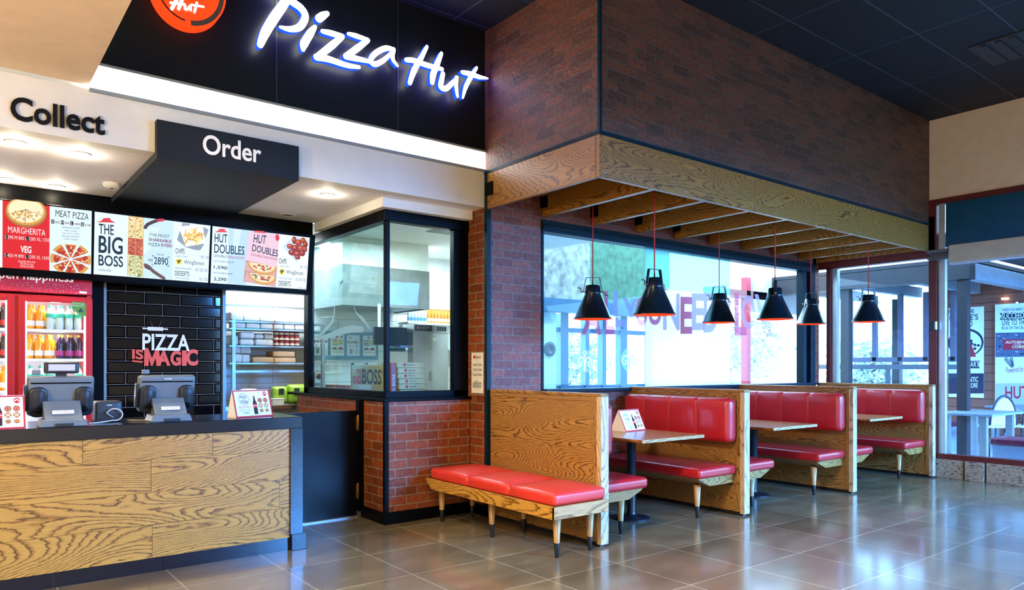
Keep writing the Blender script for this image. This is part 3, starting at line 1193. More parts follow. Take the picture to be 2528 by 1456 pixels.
# half door between counter and kitchen wall
d = thing('half_door', 'black swing half door with brass hinges beside the counter end', 'half door', (2.6, 6.18, 0))
MB().box((2.19, 6.165, 0.02), (2.995, 6.205, 0.99)).build('door_leaf', mat('090a0d', 0.25, spec=.1, name='gloss_black'), d, bevel=.003)
for z in (.80, .17):
    MB().lathe((3.005, 6.155, z), [(.009, 0), (.011, .004), (.011, .145), (.006, .152)], 12).box((2.985, 6.158, z + .01), (3.02, 6.166, z + .14)).build('hinge', BRASS, d)
MB().box((2.19, 6.16, 0), (3.0, 6.21, .012)).build('threshold_strip', GALV, d)

# ================================================================== seating
LEG_F = mat('101012', 0.35)


def leg(par, x, y, ztop, r0=.034):
    a = MB().lathe((x, y, .105), [(.0215, 0), (.0215, .003), (r0, ztop - .105)], 18).build('leg', OAK_L, par)
    MB().lathe((x, y, 0), [(.012, 0), (.014, .004), (.022, .105), (.022, .108)], 18).build('foot', LEG_F, a)


b0 = thing('waiting_bench', 'bright red backless bench of three pads set against the first booth panel', 'bench', (3.7, 4.75, 0))
MB().rbox((3.425, 3.885, .388), (3.952, 5.58, .482), .03, (5, 10, 2), (2, 1, .026), (1, [4.42, 4.99], .016)).merged().build('seat_cushion', mat('d0352a', 0.42, name='bright_red_leather', coat=0.1, var=.05), b0)
P_ = [(3.405, 3.865, .392), (3.405, 5.62, .392), (3.405, 5.60, .36), (3.405, 5.52, .30), (3.405, 3.865, .30)]
MB().prism(P_, (.025, 0, 0), grain=1, off=(1, 1)).build('front_rail', OAK, b0, bevel=.002)
MB().box((3.405, 3.862, .30), (3.955, 3.886, .392), grain=0, off=(4, 2)).build('end_rail', OAK_L, b0, bevel=.002)
MB().box((3.43, 3.886, .33), (3.955, 5.56, .388), grain=1).build('seat_board', OAK_D, b0)
for y in (3.96, 4.76, 5.52):
    for x in (3.515, 3.85):
        leg(b0, x, y, .335)

PAN_B = mat('0f0d0c', 0.5)


OAK_P = wood('oak_pale', 'cdb79a', 'b89e7e', '8a6f50', lines=8, seed=6.6, rough=0.3)


def booth(x, yE, zt, sides, label, name='booth_bench'):
    """a booth divider with seats on one or both sides; yE is its aisle end"""
    t = thing(name, label, 'booth seat', (x, 4.7, 0), 'booth seats along the window')
    y1 = 5.40
    MB().box((x - .036, yE + .055, .035), (x + .036, y1, zt - .024), grain=1).build('panel', OAK2, t)
    MB().box((x - .042, yE, .02), (x + .042, yE + .05, zt - .024), grain=2).build('end_board', OAK_P, t, bevel=.003)
    MB().box((x - .042, yE, zt - .024), (x + .042, y1, zt), grain=1).build('top_cap', OAK2, t, bevel=.003)
    MB().box((x - .025, yE + .03, 0), (x + .025, y1, .035)).build('kick_strip', PAN_B, t)
    w = MB()
    for s in (-1, 1):
        w.box((x + s * .0375 - .0035, yE + .05, .06), (x + s * .0375 + .0035, yE + .085, zt - .03), grain=2)
        w.box((x + s * .0375 - .0035, yE + .085, zt - .06), (x + s * .0375 + .0035, y1, zt - .03), grain=1)
    w.build('edge_bead', OAK2, t)
    for s in sides:
        X = lambda d_: x + s * d_
        def bx(d0, y0, z0, d1, yy, z1):
            a, b_ = sorted((X(d0), X(d1)))
            return (a, y0, z0), (b_, yy, z1)
        a, b_ = bx(.042, yE + .07, .685, .185, 5.36, 1.105)
        MB().rbox(a, b_, .055, (2, 10, 4), (0, s, .008), (1, [yE + .44, yE + .77, yE + 1.10], .0035)).merged().build('backrest', RED_L, t)
        a, b_ = bx(.045, yE + .08, .385, .60, 5.38, .478)
        MB().rbox(a, b_, .034, (6, 8, 2), (2, 1, .012)).merged().build('seat_cushion', RED_L, t)
        q = [(X(.042), yE + .12, .385), (X(.57), yE + .12, .385), (X(.55), yE + .12, .365), (X(.40), yE + .12, .305), (X(.042), yE + .12, .305)]
        MB().prism(q, (0, 5.38 - yE - .12, 0), grain=1).build('seat_frame', OAK2, t, bevel=.002)
        leg(t, X(.43), yE + .24, .31)
    return t


booth(4.008, 3.955, 1.188, (1,), 'first oak booth divider with one red seat, behind the waiting bench')
booth(5.885, 3.955, 1.180, (-1, 1), 'second oak booth divider, red seats both sides, brightest red back')
booth(7.855, 3.920, 1.174, (-1, 1), 'third oak booth divider with red seats on both sides')
booth(9.765, 3.870, 1.170, (-1,), 'last oak booth divider with one red seat at the corner window')

tb = None
for i, (xc, y0, lb) in enumerate(((4.965, 4.06, 'oak booth table with a menu tent on it, nearest the pillar'), (6.90, 4.06, 'bare oak booth table between the second and third dividers'),
                                  (8.86, 4.04, 'bare oak booth table in the farthest booth'))):
    if tb is None:
        tb = thing('booth_table', lb, 'table', (0, 0, 0), 'oak tables in the booths')
        top = [(-.41, 0, .755), (.41, 0, .755), (.42, 0, .77), (.42, 0, .785), (-.42, 0, .785), (-.42, 0, .77)]
        MB().prism(top, (0, 1.33, 0), grain=1, off=(0, 0)).build('tabletop', OAK_T, tb, bevel=.004)
        MB().box((-.41, -.004, .757), (.41, .0, .783), grain=0).build('edge_band', OAK_L, tb)
        for y in (.50, 1.05):
            c_ = MB().lathe((0, y, 0), [(.17, 0), (.17, .012), (.10, .022), (.045, .03), (.042, .06), (.042, .70), (.12, .745), (.12, .755)], 24).build('column', mat('10141a', 0.35), tb)
        tb.location = (xc, y0, 0)
    else:
        copy_thing(tb, (xc, y0, 0), lb)

# ================================================================== glowing script sign
def K2(a, b):
    return (340 + a / 2.873, b / 2.873)


SIGN_W = glow('ffffff', 6.0, 'sign_white', 'ffffff')
SIGN_B = glow('0420ff', 5.0, 'sign_blue_edge', '2040ff')
sg = thing('illuminated_sign', 'white glowing brush-script shop sign with blue halo on the black fascia', 'illuminated sign', (2.5, 5.4, 3.9))
letters = [
    ([([(868, 318), (905, 230), (965, 130), (1035, 30), (1060, -20)], [40, 58, 62, 58, 50]), ([(930, -150), (1000, -60), (1085, 5), (1160, 60), (1188, 120), (1150, 190), (1080, 207), (1012, 192)], [30, 40, 50, 50, 48, 46, 36, 18])],),
    ([([(1172, 352), (1180, 310), (1225, 235), (1258, 190)], [26, 52, 48, 24]), ([(1285, 132), (1312, 112), (1345, 95)], [50, 48, 30])],),
    ([([(1310, 222), (1370, 235), (1450, 258)], [26, 38, 34]), ([(1450, 258), (1380, 320), (1280, 400)], [34, 44, 40]), ([(1270, 405), (1350, 418), (1480, 462), (1570, 476)], [44, 42, 34, 22])],),
    ([([(1495, 240), (1550, 255), (1632, 285)], [22, 32, 30]), ([(1632, 285), (1560, 340), (1480, 398)], [30, 40, 36]), ([(1478, 400), (1550, 415), (1655, 438)], [40, 36, 24])],),
    ([([(1815, 352), (1760, 342), (1690, 375), (1652, 425), (1680, 455), (1740, 430), (1800, 375)], [26, 34, 34, 32, 34, 30, 20]), ([(1815, 350), (1808, 415), (1842, 466)], [28, 28, 16])],),
    ([([(2052, 330), (2010, 410), (1960, 500), (1930, 588)], [20, 32, 38, 28]), ([(2155, 378), (2125, 450), (2095, 530), (2088, 585)], [22, 38, 42, 30]), ([(1905, 425), (1960, 430), (2060, 465), (2160, 490)], [28, 34, 34, 24])],),
    ([([(2165, 522), (2155, 570), (2150, 615), (2185, 628), (2230, 590), (2268, 548)], [30, 34, 36, 34, 30, 16]), ([(2262, 550), (2258, 610), (2268, 684)], [26, 28, 18])],),
    ([([(2404, 480), (2360, 550), (2325, 620), (2306, 694)], [18, 30, 28, 12]), ([(2302, 512), (2360, 525), (2420, 545), (2484, 556)], [24, 34, 28, 8])],),
]
for strokes, in letters:
    sh = Sheet((2.5, 5.375, 3.9), (0, -1, 0))
    for pts, ws in strokes:
        P = [sh.px(*K2(*p)) for p in pts]
        sc_ = (sh.px(*K2(pts[0][0], pts[0][1] + 100)) - P[0]).length / 100
        v_, f_ = ribbon(P, [x * sc_ * 1.12 for x in ws], sh.n)
        d_ = sh.lift(); sh.fix([p + d_ for p in v_], f_, SIGN_W)
    sh.m(SIGN_B)
    o = sh.build('letter', sg)
    so = o.modifiers.new('depth', 'SOLIDIFY')
    so.thickness = 0.045
    so.offset = -1
    so.material_offset_rim = 1
    so.material_offset = 0

# round emblem, cut by the upper edge of the view
lg = thing('round_emblem_sign', 'orange-red illuminated disc sign with white script on the black fascia', 'illuminated sign', (1.55, 5.4, 4.1))
sh = Sheet((1.5, 5.36, 4), (0, -1, 0))
f0 = sh.frame((373, 47), (558, 86), (373, -150))
DO = glow('ff3a10', 1.0, 'emblem_orange', 'd03010')
sh.disc(f0, .5, .5, .5, .5, DO, 48)
o = sh.build('disc', lg)
so = o.modifiers.new('depth', 'SOLIDIFY'); so.thickness = 0.10; so.offset = -1
sh = Sheet((1.5, 5.357, 4), (0, -1, 0))
f0 = sh.frame((373, 47), (558, 86), (373, -150))
sh.disc(f0, .5, .5, .475, .475, mat('5a5048', .5, var=0), 30, -88, 40, inner=.86)
sh.disc(f0, .5, .5, .44, .44, mat('3a1a10', .5, var=0), 14, 200, 262, inner=.95)
sh.build('brush_ring', lg)
sh = Sheet((1.5, 5.353, 4), (0, -1, 0))
for pts, w_ in (([(242, 62), (285, -20)], 22), ([(290, 62), (320, -20)], 22), ([(235, 20), (330, 30)], 18), ([(336, 38), (335, 62), (352, 66), (372, 42), (376, 72)], 16), ([(420, 20), (402, 86)], 16), ([(380, 34), (466, 48)], 14)):
    P = [sh.px(*K2(*p)) for p in pts]
    v_, f_ = ribbon(P, [w_ * .00098] * len(P), sh.n)
    d_ = sh.lift(); sh.fix([p + d_ for p in v_], f_, glow('fff0ff', 2.5, 'emblem_script', 'ffffff'))
sh.build('lettering', lg)

# ================================================================== Collect / Order
def raised(name, s, y, bl, br, tl, m_, bold, thick, **kw):
    sh = Sheet((1, y, 3), (0, -1, 0))
    sh.textpx(s, bl, br, tl, m_, bold=bold)
    o = sh.build(name, **kw)
    so = o.modifiers.new('depth', 'SOLIDIFY'); so.thickness = thick; so.offset = -1
    return o


k1 = lambda a, b: (a / 3.034, b / 3.034)
raised('collect_lettering', 'Collect', YF - .018, k1(78, 890), k1(787, 1012), k1(78, 712), mat('08080a', .6, spec=.2, var=0), .022, .016,
       label='black raised letters reading Collect on the cream band', cat='lettering')
ob = thing('order_sign', 'dark grey overhead box sign reading Order above the till', 'sign', (1.63, 6.2, 2.83))
w = MB()
w.box((1.132, 5.40, 2.832), (2.137, 5.468, 3.097))
w.box((1.132, 5.468, 2.832), (2.137, 7.155, 2.883))
w.build('sign_box', mat('171b21', .6, spec=.25, name='slate_grey'), ob, bevel=.002)
raised('lettering', 'Order', 5.392, k1(1520, 1150), k1(1957, 1224), k1(1520, 1000), PRINT_W, .016, .007, parent=ob)

# ================================================================== ceiling fittings of the soffit
LIT = glow('ffe9b8', 9.0, 'downlight', 'ffffff')
dl = None
DLB = ['front left ceiling downlight under the Collect lettering', 'front downlight between the Collect lettering and Order sign',
       'rear left downlight close to the menu header', 'rear downlight beside the smoke detector', 'single downlight right of the Order sign']
for i, (u, v) in enumerate(((38, 350), (200, 379), (12, 441), (140, 459), (808, 480))):
    p = on(u, v, (0, 0, 2.885), (0, 0, 1))
    if dl is None:
        dl = thing('downlight', DLB[i], 'ceiling light', (0, 0, 0), 'recessed downlights in the soffit')
        MB().lathe((0, 0, 0), [(.062, 0), (.062, -.006), (.054, -.009), (.05, -.003)], 28, cap=False).build('trim_ring', WHITE, dl)
        MB().lathe((0, 0, -.004), [(.05, 0), (0, .0005)], 28, cap=False).build('lens', LIT, dl)
        dl.location = p
    else:
        copy_thing(dl, p, DLB[i])
    spot('downlight_beam', (p.x, p.y, p.z - .03), 26, (1.0, 0.84, 0.58), 140, .9, .05)
    point('downlight_spill', (p.x, p.y, p.z - .045), 2.4, (1.0, 0.86, 0.64), .02)
p = on(276, 452, (0, 0, 2.885), (0, 0, 1))
sd = thing('smoke_detector', 'round white smoke detector on the soffit left of the Order sign', 'smoke detector', p)
MB().lathe(p, [(.06, 0), (.066, -.018), (.055, -.034), (.02, -.042), (0, -.042)], 28, cap=False).build('housing', WHITE, sd)
MB().lathe(p + Vector((0, 0, -.042)), [(.012, 0), (.01, -.004), (0, -.004)], 12, cap=False).build('sensor', CHAR, sd)
p = on(710, 530, (0, 0, 2.885), (0, 0, 1))
sp = thing('ceiling_speaker', 'small round grille in the soffit near the right menu screen', 'ceiling speaker', p)
MB().lathe(p, [(.075, 0), (.075, -.005), (.062, -.008), (.06, -.004)], 28, cap=False).build('ring', WHITE, sp)
MB().lathe(p + Vector((0, 0, -.004)), [(.06, 0), (0, -.002)], 28, cap=False).build('grille', mat('9d9b98', .5), sp)

# ================================================================== menu screens
SP0, SN = (1.5, 7.05, 2.175), (0, -.525, -.1)
EM = {}


def em(h, s=0.72):
    return glow(h, s, 'screen_' + h)


k2 = lambda a, b: (a / 5.2, 480 + b / 5.2)
k3 = lambda a, b: (220 + a / 4.3586, 500 + b / 4.3586)
UP = Vector((0, -.1, .525)).normalized()
NN = Vector(SN).normalized()


def tv(xa, xb, label):
    t = thing('menu_screen', label, 'menu screen', (xa, 7.06, 2.12), 'row of menu screens')
    def q(x, s, d):
        return Vector((x, 7.05, 2.175)) + UP * s + NN * d
    P = [q(xa, -.045, 0), q(xb, -.045, 0), q(xb, .552, 0), q(xa, .552, 0)]
    MB().prism(P, -NN * .05).build('bezel', BLACK, t, bevel=.003)
    return t


class Pic(Sheet):
    def __init__(self, kf):
        super().__init__(SP0, SN)
        self.p0 = Vector(SP0) + NN * .0005
        self.kf = kf

    def P(self, pts, h, s=.72):
        self.poly([self.kf(*p) for p in pts], em(h, s))

    def T(self, s, bl, br, tl, h='14202c', bold=.02, space=1.0):
        self.textpx(s, self.kf(*bl), self.kf(*br), self.kf(*tl), em(h, .6), bold=bold, space=space)

    def D(self, cx, cy, rx, ry, h, n=18, a0=0, a1=360, clip=None, sk=.06):
        pts = []
        for i in range(n + (1 if a1 - a0 < 360 else 0)):
            a = math.radians(a0 + (a1 - a0) * i / n)
            x = cx + rx * math.cos(a)
            y = cy - ry * math.sin(a) + (x - cx) * sk
            if clip:
                y = max(clip[0] + clip[2] * (x - cx), min(clip[1] + clip[2] * (x - cx), y))
            pts.append((x, y))
        if a1 - a0 < 360:
            pts.append((cx, cy))
        self.P(pts, h)

    def S(self, pts, w, h):
        P = [self.px(*self.kf(*p)) for p in pts]
        sc_ = (self.px(*self.kf(pts[0][0], pts[0][1] + 100)) - P[0]).length / 100
        v_, f_ = ribbon(P, [w * sc_] * len(P), self.n, 4)
        d = self.lift()
        self.fix([p + d for p in v_], f_, em(h))


# --- screen 1
t1 = tv(.024, .966, 'leftmost menu screen with red Margherita panel and meat pizza')
s = Pic(k2)
s.P([(-900, -45), (33, 72), (30, 937), (-900, 885)], 'e8f4fa')
s.P([(33, 72), (638, 148), (634, 977), (30, 937)], 'd81a24')
s.P([(638, 148), (1178, 212), (1170, 1020), (634, 977)], 'd9eefb')
s.D(335, 225, 268, 196, 'a9713a', 30, clip=(75, 430, .12))
s.D(333, 212, 250, 180, 'd8a04c', 30, clip=(78, 400, .12))
s.D(330, 205, 226, 158, 'f2e6bd', 30, clip=(80, 400, .12))
for i in range(80):
    a, r_ = random.uniform(185, 355), random.uniform(.2, .9)
    s.D(330 + 215 * r_ * math.cos(math.radians(a)), 205 - 150 * r_ * math.sin(math.radians(a)), random.uniform(9, 20), random.uniform(6, 12), random.choice(['e3b95c', 'fff6da', 'd9a24a', 'b9772c']), 7)
for a in (198, 232, 268, 300, 335):
    s.S([(330, 190), (330 + 240 * math.cos(math.radians(a)), 200 - 175 * math.sin(math.radians(a)))], 5, '8a4a22')
s.T('MARGHERITA', (103, 485), (582, 532), (103, 405), 'ffffff', .03)
s.P([(60, 512), (98, 515), (98, 575), (60, 571)], '14202c'); s.P([(333, 538), (372, 541), (372, 598), (333, 595)], '14202c')
s.T('S 390 M 800 L 1200 XL 1350', (62, 566), (632, 608), (62, 520), 'fff0f0', .02)
s.T('VEG', (262, 745), (402, 754), (262, 655), 'ffffff', .03)
s.P([(55, 750), (97, 752), (97, 806), (55, 802)], '14202c'); s.P([(328, 770), (368, 773), (368, 828), (328, 825)], '14202c')
s.T('S 450 M 890 L 1290 XL 1650', (58, 798), (628, 838), (58, 754), 'fff0f0', .02)
for q in (('ROASTED PETA VEG', 232, 452, 845, 22), ('TROPICAL VEG', 258, 428, 876, 20), ('VEGGIE LOVERS', 252, 432, 905, 22)):
    s.T(q[0], (q[1], q[3] + q[4]), (q[2], q[3] + q[4] + 14), (q[1], q[3]), 'ffe6e6', .01)
s.T('MEAT PIZZA', (710, 280), (1135, 328), (712, 196), '14202c', .012)
for x, y in ((657, 318), (780, 330), (900, 342), (1037, 356)):
    s.P([(x, y), (x + 40, y + 4), (x + 40, y + 56), (x, y + 52)], '14202c')
s.T('S', (668, 362), (688, 364), (668, 326), 'f0f6fa'); s.T('M', (786, 374), (814, 377), (786, 340), 'f0f6fa')
s.T('L', (910, 388), (930, 390), (910, 352), 'f0f6fa'); s.T('XL', (1043, 402), (1073, 405), (1043, 366), 'f0f6fa')
for tx, a, b_ in (('450', 706, 765), ('990', 826, 888), ('1400', 948, 1028), ('2100', 1086, 1166)):
    y = 366 + (a - 706) * .1
    s.T(tx, (a, y), (b_, y + 6), (a, y - 28), '8c2346', .015)
for tx, a, b_, y in (('PEPPERONI LOVERS', 798, 1022, 412), ('MEAT LOVERS', 832, 990, 452), ('BBQ MEAT LOVERS', 805, 1015, 488), ('BBQ BEEF & PINEAPPLE', 795, 1020, 524), ('SUPER SUPREME', 818, 998, 560)):
    s.T(tx, (a, y + 18), (b_, y + 32), (a, y - 2), '44566a', .005)
random.seed(11)
for j in range(8):
    a0 = 22.5 + 45 * j + 4
    am = a0 + 18
    ox, oy = 16 * math.cos(math.radians(am)), -14 * math.sin(math.radians(am))
    cx, cy = 905 + ox, 828 + oy
    clip = (640, 1002, .08)
    for rr, h in ((1.0, 'd39a48'), (.9, 'e0a557'), (.84, 'c4552c')):
        s.D(cx, cy, 245 * rr, 196 * rr, h, 8, a0, a0 + 37, clip)
    for _ in range(7):
        a, r_ = math.radians(random.uniform(a0 + 4, a0 + 33)), random.uniform(.3, .78)
        x, y = cx + 245 * r_ * math.cos(a), cy - 196 * r_ * math.sin(a)
        if y < 985 and 645 < x < 1150:
            s.D(x, y, 14, 11, 'f0cf8a', 6)
    for _ in range(4):
        a, r_ = math.radians(random.uniform(a0 + 8, a0 + 30)), random.uniform(.42, .76)
        x, y = cx + 245 * r_ * math.cos(a), cy - 196 * r_ * math.sin(a)
        if y < 980 and 660 < x < 1140:
            s.D(x, y, 22, 18, '8e1f18', 10); s.D(x, y, 18, 14, 'b8342a', 10)
s.build('picture', t1)

# --- screen 2
t2 = tv(.969, 1.918, 'middle menu screen reading The Big Boss with a long pizza strip')
s = Pic(k3)
s.P([(60, 97), (1306, 248), (1280, 862), (48, 770)], 'dff0fb')
s.P([(590, 165), (910, 203), (895, 832), (580, 802)], 'c6e2f8')
s.P([(590, 260), (760, 270), (640, 520), (588, 560)], 'd6ebfb')
for y in (270, 480, 640):
    s.S([(640, y + 40), (900, y + 60), (1290, y + 110)], 3, 'b9d3e6')
s.P([(80, 210), (135, 194), (152, 168), (222, 164), (234, 190), (288, 216)], 'd8343c')
s.T('THE', (103, 335), (265, 350), (103, 225), '12303c', .012)
s.T('BIG', (100, 540), (360, 562), (103, 350), '12303c', .018)
s.T('BOSS', (100, 676), (365, 696), (100, 558), '12303c', .015)
s.T('1-METRE PIZZA', (98, 736), (238, 744), (98, 712), '12303c', .005)
s.P([(422, 142), (588, 162), (580, 803), (410, 783)], 'd9a548')
random.seed(4)
for r_ in range(14):
    for c_ in range(2):
        x0 = 424 - r_ * .9 + c_ * 82
        y0 = 150 + r_ * 45.5 + c_ * 9
        base = 'ecd9a2' if r_ < 5 else ('b8503a' if r_ < 9 else 'cfd8a0')
        s.P([(x0, y0), (x0 + 76, y0 + 8), (x0 + 75, y0 + 50), (x0 - 1, y0 + 42)], base)
        for _ in range(9):
            h = random.choice(['7d9a4a', 'f6ecc4', 'c8884a', 'e6c870'] if r_ < 5 else (['d98a6a', '8e2a20', 'c8604a', 'eab890'] if r_ < 9 else ['3e5a34', '5f8a44', 'f4f0dc', 'b8683a']))
            s.D(x0 + random.uniform(8, 66), y0 + random.uniform(6, 40), random.uniform(5, 11), random.uniform(4, 9), h, 6)
s.S([(600, 268), (625, 235), (690, 205), (735, 190)], 34, '4a3028'); s.S([(735, 190), (790, 186)], 30, 'c8323c')
s.S([(600, 275), (596, 250)], 14, '4a3028')
s.S([(600, 668), (640, 690), (690, 740), (800, 812)], 34, '6d4a3c'); s.S([(596, 690), (640, 715)], 14, '4a3028')
s.T('THE MOST', (638, 358), (858, 382), (640, 324), '2c4a58', .004)
s.T('SHAREABLE', (636, 410), (882, 434), (636, 376), '8a1f4a', .018)
s.T('PIZZA', (636, 462), (760, 472), (636, 428), '2c4a58', .004)
s.T('EVER!', (772, 470), (888, 484), (772, 436), '8a1f4a', .018)
s.T('FOR ONLY', (725, 564), (806, 572), (725, 545), '14303c', .004)
s.T('KES', (634, 630), (682, 635), (634, 600), '14303c', .008)
s.T('2890', (692, 660), (845, 674), (692, 580), '14303c', .008)
for pts in ([(676, 580), (676, 566), (692, 568)], [(838, 580), (856, 583), (856, 598)], [(672, 655), (672, 668), (688, 670)], [(834, 682), (852, 684), (852, 670)]):
    s.S(pts, 5, '14303c')
s.P([(940, 400), (1000, 216), (1080, 226), (1035, 470), (1130, 508), (1190, 512), (1225, 440), (1035, 480)], '9aa4ae')
s.P([(940, 400), (1000, 216), (1060, 300), (1030, 470)], '8f9aa5'); s.P([(1205, 250), (1280, 292), (1245, 385)], '8f9aa5'); s.P([(1040, 470), (1235, 440), (1190, 512), (1100, 500)], '8f9aa5')
s.P([(955, 252), (1218, 242), (1242, 438), (1035, 474)], 'f4f8fb')
for _ in range(46):
    a = random.uniform(0, PI)
    x, y = random.gauss(1125, 42), random.gauss(365, 34)
    L_ = random.uniform(26, 46)
    s.S([(x - L_ * math.cos(a), y - L_ * math.sin(a)), (x + L_ * math.cos(a), y + L_ * math.sin(a))], 13, random.choice(['f4d777', 'e8bf52', 'fbe9a0', 'd9a53c']))


def side_menu(s, X, Y, sx, sl):
    f = lambda a, b: (X + a * sx, Y + b + a * sx * sl)
    s.T('CHIPS', f(0, 56), f(98, 56), f(0, 0), '14242c', .006)
    s.T('CLASSIC CHIPS', f(3, 92), f(128, 92), f(3, 76), '50606c', .004)
    c_ = f(38, 142)
    s.D(c_[0], c_[1], 38 * sx, 38, 'e8e28a', 18); s.D(c_[0], c_[1], 30 * sx, 29, 'f4cf3a', 16)
    s.S([(c_[0] - 14, c_[1] - 10), (c_[0], c_[1]), (c_[0] + 14, c_[1] - 12)], 14, '2c2a1c'); s.S([(c_[0] - 8, c_[1] + 16), (c_[0] + 6, c_[1] - 6)], 12, '2c2a1c')
    s.T('WingStreet', f(92, 176), f(310, 176), f(92, 120), '14242c', .012)
    s.T('TRADITIONAL WINGS', f(-4, 222), f(172, 222), f(-4, 204), '50606c', .004)
    s.T('DESSERTS', f(-5, 294), f(150, 294), f(-5, 242), '14242c', .006)
    s.T('CHOCOLATE PIZZA', f(-4, 326), f(150, 326), f(-4, 310), '50606c', .004)
    for a, b, tx in ((270, 80, '350'), (325, 80, '220'), (214, 218, '550'), (262, 218, '990'), (310, 218, '1400'), (254, 316, '350'), (310, 316, '250')):
        s.T(tx, f(a, b + 12), f(a + 34, b + 12), f(a, b - 4), '50606c', .004)
        s.S([f(a, b - 14), f(a + 34, b - 14)], 5, '7a8894')


side_menu(s, 922, 487, 1.0, .075)
s.build('picture', t2)

# --- screen 3
t3 = tv(1.921, 2.92, 'rightmost menu screen reading Hut Doubles with chicken wings')
s = Pic(k3)
s.P([(1328, 252), (2374, 377), (2336, 935), (1305, 864)], 'dcedfb')
s.P([(1500, 272), (1722, 299), (1690, 888), (1490, 876)], 'b9d6f2')
s.P([(1560, 280), (1640, 290), (1590, 560), (1540, 520)], 'cfe4f7')
s.P([(2042, 338), (2374, 377), (2336, 935), (2022, 912)], 'e8f4fb')
s.P([(1345, 318), (1388, 302), (1398, 282), (1458, 281), (1466, 302), (1496, 320)], 'dc3a2c')
s.T('HUT', (1350, 426), (1488, 436), (1350, 332), '14202c', .01)
s.T('DOUBLES', (1345, 540), (1670, 565), (1347, 444), '14202c', .01)
s.T('DOUBLE', (1343, 583), (1478, 594), (1343, 556), '3a4a5c', .004)
s.T('DELICIOUS', (1487, 596), (1665, 611), (1487, 570), 'c02a34', .008)
s.T('HUT DOUBLES MEDIUM', (1340, 636), (1556, 654), (1340, 618), '1c2c3a', .006)
s.T('1,590', (1340, 715), (1485, 727), (1342, 674), '1c2c3a', .015)
s.T('HUT DOUBLES LARGE', (1340, 762), (1542, 776), (1340, 745), '1c2c3a', .006)
s.T('2,290', (1340, 842), (1478, 852), (1340, 800), '1c2c3a', .015)
s.P([(1685, 620), (2022, 692), (2006, 908), (1660, 848)], 'b98a86')
for cy, w_ in ((768, 1.0), (655, 1.06)):
    s.P([(1690, cy - 20), (2010, cy + 42), (2005, cy + 140), (1665, cy + 72)], 'd9a49c')
    s.D(1862, cy + 8, 152 * w_, 108 * w_, 'd79b3e', 24, 180, 360, sk=.16); s.D(1862, cy + 5, 132 * w_, 84 * w_, 'f0d9a0', 24, 180, 360, sk=.16)
    for _ in range(26):
        a, r_ = math.radians(random.uniform(195, 345)), random.uniform(.25, .88)
        x = 1862 + 130 * r_ * math.cos(a)
        s.D(x, cy + 5 - 80 * r_ * math.sin(a) + (x - 1862) * .16, random.uniform(8, 16), random.uniform(6, 11), random.choice(['b8341f', 'd9572f', '5f7a34', '2e3a20', 'fff0d0', 'c8462a']), 8)
s.P([(1722, 305), (2042, 340), (2022, 692), (1685, 620)], 'e9c3cd')
s.P([(1770, 318), (1905, 332), (1880, 308), (1790, 300)], 'dc4a34')
s.T('HUT', (1764, 430), (1896, 446), (1776, 338), '14202c', .01)
s.T('DOUBLES', (1750, 520), (2026, 584), (1758, 446), '14202c', .01)
s.T('DOUBLE DELICIOUS', (1742, 568), (2022, 622), (1744, 544), 'b82a3a', .006)
s.D(2024, 376, 22, 36, 'd83038', 16)
s.P([(2085, 470), (2195, 362), (2366, 412), (2232, 642)], 'c4d6ee')
s.P([(2110, 470), (2200, 385), (2340, 425), (2230, 605)], 'd8e5f5')
for x, y, a, b_ in ((2205, 405, 26, 42), (2250, 430, 34, 36), (2300, 410, 30, 34), (2325, 450, 26, 34), (2160, 470, 36, 30), (2215, 490, 40, 36), (2275, 490, 42, 38), (2320, 500, 24, 34), (2180, 535, 40, 34), (2235, 550, 44, 36), (2290, 545, 32, 32), (2240, 590, 30, 22)):
    s.D(x, y, a, b_, '6e2410', 14); s.D(x - 3, y - 3, a * .82, b_ * .82, random.choice(['a83c18', 'b84a1c', '9a3214']), 12); s.D(x - 8, y - 10, a * .3, b_ * .25, 'e89a6a', 8)
side_menu(s, 2040, 597, .84, .075)
s.build('picture', t3)

# ================================================================== PIZZA IS MAGIC
k4 = lambda a, b: (250 + a / 3.935, 690 + b / 3.935)
pm = thing('wall_sign', 'white and orange cut-out sign reading Pizza is Magic on black tiles', 'wall sign', (1.55, 7.38, 1.6))
MAGO = mat('f0502a', .5, var=0, name='orange_letters')
PWH = mat('f2efe6', .5, var=0, name='ivory_letters')


def cut(name, fn, y, th):
    sh = Sheet((1.5, y, 1.6), (0, -1, 0))
    fn(sh)
    o = sh.build(name, pm)
    so = o.modifiers.new('depth', 'SOLIDIFY'); so.thickness = th; so.offset = -1


def f_a(sh):
    sh.textpx('PIZZA', k4(400, 684), k4(858, 694), k4(400, 522), PWH, bold=.02)


def f_b(sh):
    sh.poly([k4(418, 838), k4(418, 664), k4(456, 664), k4(492, 762), k4(530, 672), k4(560, 674), k4(580, 836), k4(536, 836), k4(528, 760), k4(500, 836), k4(482, 836), k4(462, 756), k4(460, 838)], MAGO)
    for ch, a, b_, t_ in (('A', 540, 672, 690), ('G', 672, 775, 690), ('I', 784, 830, 690), ('C', 826, 940, 676)):
        sh.textpx(ch, k4(a, 838), k4(b_, 836), k4(a, t_), MAGO, bold=.045)


def f_c(sh):
    sh.textpx('IS', k4(300, 770), k4(408, 778), k4(300, 674), MAGO, bold=.03)
    sh.poly([k4(300, 783), k4(402, 790), k4(402, 808), k4(300, 797)], MAGO)


def f_d(sh):
    sh.poly([k4(452, 458), k4(600, 463), k4(600, 498), k4(452, 494)], PWH)
    sh.poly([k4(402, 466), k4(452, 470), k4(452, 482), k4(402, 480)], PWH)
    sh.poly([k4(600, 474), k4(648, 476), k4(648, 488), k4(600, 486)], PWH)


